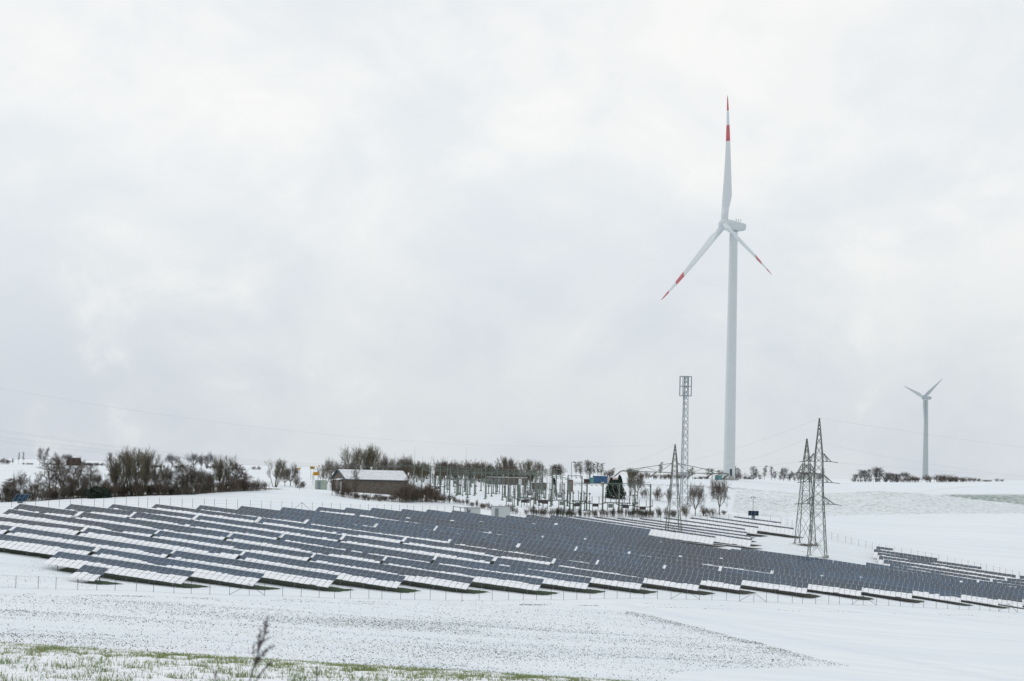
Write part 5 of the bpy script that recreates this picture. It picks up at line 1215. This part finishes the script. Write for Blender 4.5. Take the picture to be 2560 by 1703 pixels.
for px, Yd, ty in ((1275, 520, 0), (1287, 512, 1), (1312, 512, 2), (1320, 524, 0), (1336, 516, 1), (1354, 520, 2), (1350, 530, 1), (1364, 516, 2), (1378, 530, 1), (1406, 524, 0), (1412, 512, 1), (1434, 515, 1), (1447, 524, 0), (1443, 512, 2), (1453, 514, 1), (1463, 516, 1), (1475, 514, 1), (1490, 514, 2), (1528, 518, 0), (1548, 514, 1), (1562, 524, 0), (1566, 512, 2), (1584, 514, 1), (1608, 512, 2), (1594, 524, 1),
        (1180, 640, 0), (1140, 635, 0), (1215, 645, 0), (1232, 640, 0), (1148, 600, 1), (1190, 600, 1), (1162, 612, 1), (1222, 606, 1), (1240, 606, 1), (1262, 606, 1), (1300, 590, 1), (1326, 590, 0), (1360, 600, 1), (1345, 575, 1), (1316, 572, 1), (1400, 585, 0), (1410, 600, 1), (1094, 590, 2), (1112, 570, 1)):
    breaker(px, Yd, k, ty); k += 1
# busbars and droppers
for k, (pa_, pb_, Ya, Yb, lab) in enumerate((((1055, 1176), (1390, 1188), 606, 600, 'long busbar wire between the rear gantries'), ((1125, 1186), (1340, 1190), 570, 570, 'lower busbar wire along the third gantry'), ((1426, 1204), (1627, 1206), 522, 522, 'upper strained wire along the front right gantry'), ((1240, 1207), (1420, 1206), 545, 545, 'busbar wire between the heavy posts'), ((1000, 1184), (1130, 1190), 612, 600, 'busbar wire at the left end of the substation'))):
    A = at(*pa_, Ya); B = at(*pb_, Yb); mb = MB(); n = 10
    for j in range(n): mb.bar((B-A)*j/n-np.array([0, 0, 1.2*(j/n)*(1-j/n)]), (B-A)*(j+1)/n-np.array([0, 0, 1.2*((j+1)/n)*(1-(j+1)/n)]), .06)
    o = mb.build('busbar_wire', GREENSTEEL); o.location = A; tag(o, lab, 'busbar wire', 'busbar wires of the substation')
for k in range(8):
    px = 1520+k*12; A = at(px, 1212, 519); mb = MB(); n = 8
    for j in range(n):
        f_ = lambda t_: np.array([1.6*t_**1.8, 0, -3.2*t_**.7]); mb.bar(f_(j/n), f_((j+1)/n), .05)
    mb.cyl(f_(1), f_(1)+np.array([0, 0, .3]), .12, n=6)
    o = mb.build('dropper_wire', BOXW); o.location = A; tag(o, 'pale curved dropper wire, %s from left below the front right beam' % ordn(k+1), 'dropper wire', 'curved dropper wires')

# ------------------------------------------------------------------ sky and light
w = bpy.data.worlds.new('World'); scene.world = w; w.use_nodes = True; nt = w.node_tree; N = nt.nodes; Lk = nt.links
for n_ in list(N): N.remove(n_)
SUN_EL, SUN_AZ = R_(32), R_(-62)                      # sun behind thin cloud, to the left and ahead
sky = N.new('ShaderNodeTexSky'); sky.sky_type = 'NISHITA'; sky.sun_disc = False; sky.sun_elevation = SUN_EL; sky.sun_rotation = SUN_AZ
tc = N.new('ShaderNodeTexCoord'); sx = N.new('ShaderNodeSeparateXYZ'); Lk.new(tc.outputs['Generated'], sx.inputs[0])
def M_(op, a, b=None, clamp=False):
    k = N.new('ShaderNodeMath'); k.operation = op; k.use_clamp = clamp
    for i, v in enumerate((a, b)):
        if v is None: continue
        if isinstance(v, (int, float)): k.inputs[i].default_value = v
        else: Lk.new(v, k.inputs[i])
    return k.outputs[0]
# cloud deck seen in perspective: direction divided by height
zc = M_('ADD', M_('MAXIMUM', sx.outputs['Z'], 0.0), .10)
cx_ = M_('DIVIDE', sx.outputs['X'], zc); cy_ = M_('DIVIDE', sx.outputs['Y'], zc)
cv = N.new('ShaderNodeCombineXYZ'); Lk.new(cx_, cv.inputs[0]); Lk.new(cy_, cv.inputs[1])
def nz(scale, det, rough, off, dist=0.0, vec=None):
    mp = N.new('ShaderNodeMapping'); mp.inputs['Location'].default_value = off; Lk.new(vec or cv.outputs[0], mp.inputs['Vector'])
    n = N.new('ShaderNodeTexNoise'); n.inputs['Scale'].default_value = scale; n.inputs['Detail'].default_value = det; n.inputs['Roughness'].default_value = rough; n.inputs['Distortion'].default_value = dist; Lk.new(mp.outputs[0], n.inputs['Vector']); return n.outputs['Fac']
sc2 = N.new('ShaderNodeMapping'); sc2.inputs['Scale'].default_value = (1.8, 1.8, 2.7); Lk.new(tc.outputs['Generated'], sc2.inputs['Vector'])
c1 = nz(1.9, 6, .52, (3.1, 1.7, 0.4), .5, sc2.outputs[0])
c2 = nz(5.0, 6, .55, (7.3, 4.1, 0.9), .8, sc2.outputs[0])
sc3 = N.new('ShaderNodeMapping'); sc3.inputs['Scale'].default_value = (2.0, 2.0, 2.4); Lk.new(tc.outputs['Generated'], sc3.inputs['Vector'])
c3 = nz(11.0, 7, .58, (1.3, 9.1, 2.9), .6, sc3.outputs[0])
cl = M_('ADD', M_('ADD', M_('MULTIPLY', c1, .56), M_('MULTIPLY', c2, .31)), M_('MULTIPLY', c3, .13))
mr = N.new('ShaderNodeMapRange'); mr.interpolation_type = 'SMOOTHSTEP'; mr.inputs['From Min'].default_value = .40; mr.inputs['From Max'].default_value = .59; Lk.new(cl, mr.inputs['Value'])
el = N.new('ShaderNodeMapRange'); el.inputs['From Min'].default_value = 0.0; el.inputs['From Max'].default_value = .17; el.interpolation_type = 'SMOOTHSTEP'; Lk.new(sx.outputs['Z'], el.inputs['Value'])
def mixc(f, a, b):
    k = N.new('ShaderNodeMix'); k.data_type = 'RGBA'
    if isinstance(f, (int, float)): k.inputs[0].default_value = f
    else: Lk.new(f, k.inputs[0])
    for idx, v in ((6, a), (7, b)):
        if isinstance(v, tuple): k.inputs[idx].default_value = (*v, 1)
        else: Lk.new(v, k.inputs[idx])
    return k.outputs[2]
dark = mixc(el.outputs[0], (.615, .67, .745), (.825, .862, .893))
lite = mixc(el.outputs[0], (.72, .765, .80), (.985, .98, .962))
cloud = mixc(mr.outputs[0], dark, lite)
puff = N.new('ShaderNodeMapRange'); puff.interpolation_type = 'SMOOTHSTEP'; puff.inputs['From Min'].default_value = .54; puff.inputs['From Max'].default_value = .68; puff.inputs['To Max'].default_value = .5; Lk.new(M_('ADD', M_('MULTIPLY', c2, .55), M_('MULTIPLY', c3, .45)), puff.inputs['Value'])
cloud = mixc(puff.outputs[0], cloud, (.93, .935, .93))
skyS = N.new('ShaderNodeVectorMath'); skyS.operation = 'SCALE'; skyS.inputs['Scale'].default_value = .10; Lk.new(sky.outputs['Color'], skyS.inputs[0])
tot = mixc(.94, skyS.outputs[0], cloud)
bg = N.new('ShaderNodeBackground'); Lk.new(tot, bg.inputs['Color']); bg.inputs['Strength'].default_value = 1.0
out = N.new('ShaderNodeOutputWorld'); Lk.new(bg.outputs[0], out.inputs['Surface'])
sd_ = bpy.data.lights.new('sun', 'SUN'); sd_.energy = .5; sd_.angle = R_(25); sd_.color = (1, .97, .93)
so = bpy.data.objects.new('sun', sd_); COL.objects.link(so)
sv = Vector((math.sin(SUN_AZ)*math.cos(SUN_EL), math.cos(SUN_AZ)*math.cos(SUN_EL), math.sin(SUN_EL)))
so.rotation_euler = sv.to_track_quat('Z', 'Y').to_euler(); so.location = sv*300
scene.view_settings.view_transform = 'Standard'; scene.view_settings.look = 'None'; scene.view_settings.exposure = 0; scene.view_settings.gamma = 1
scene.cycles.max_bounces = 4; scene.cycles.diffuse_bounces = 2
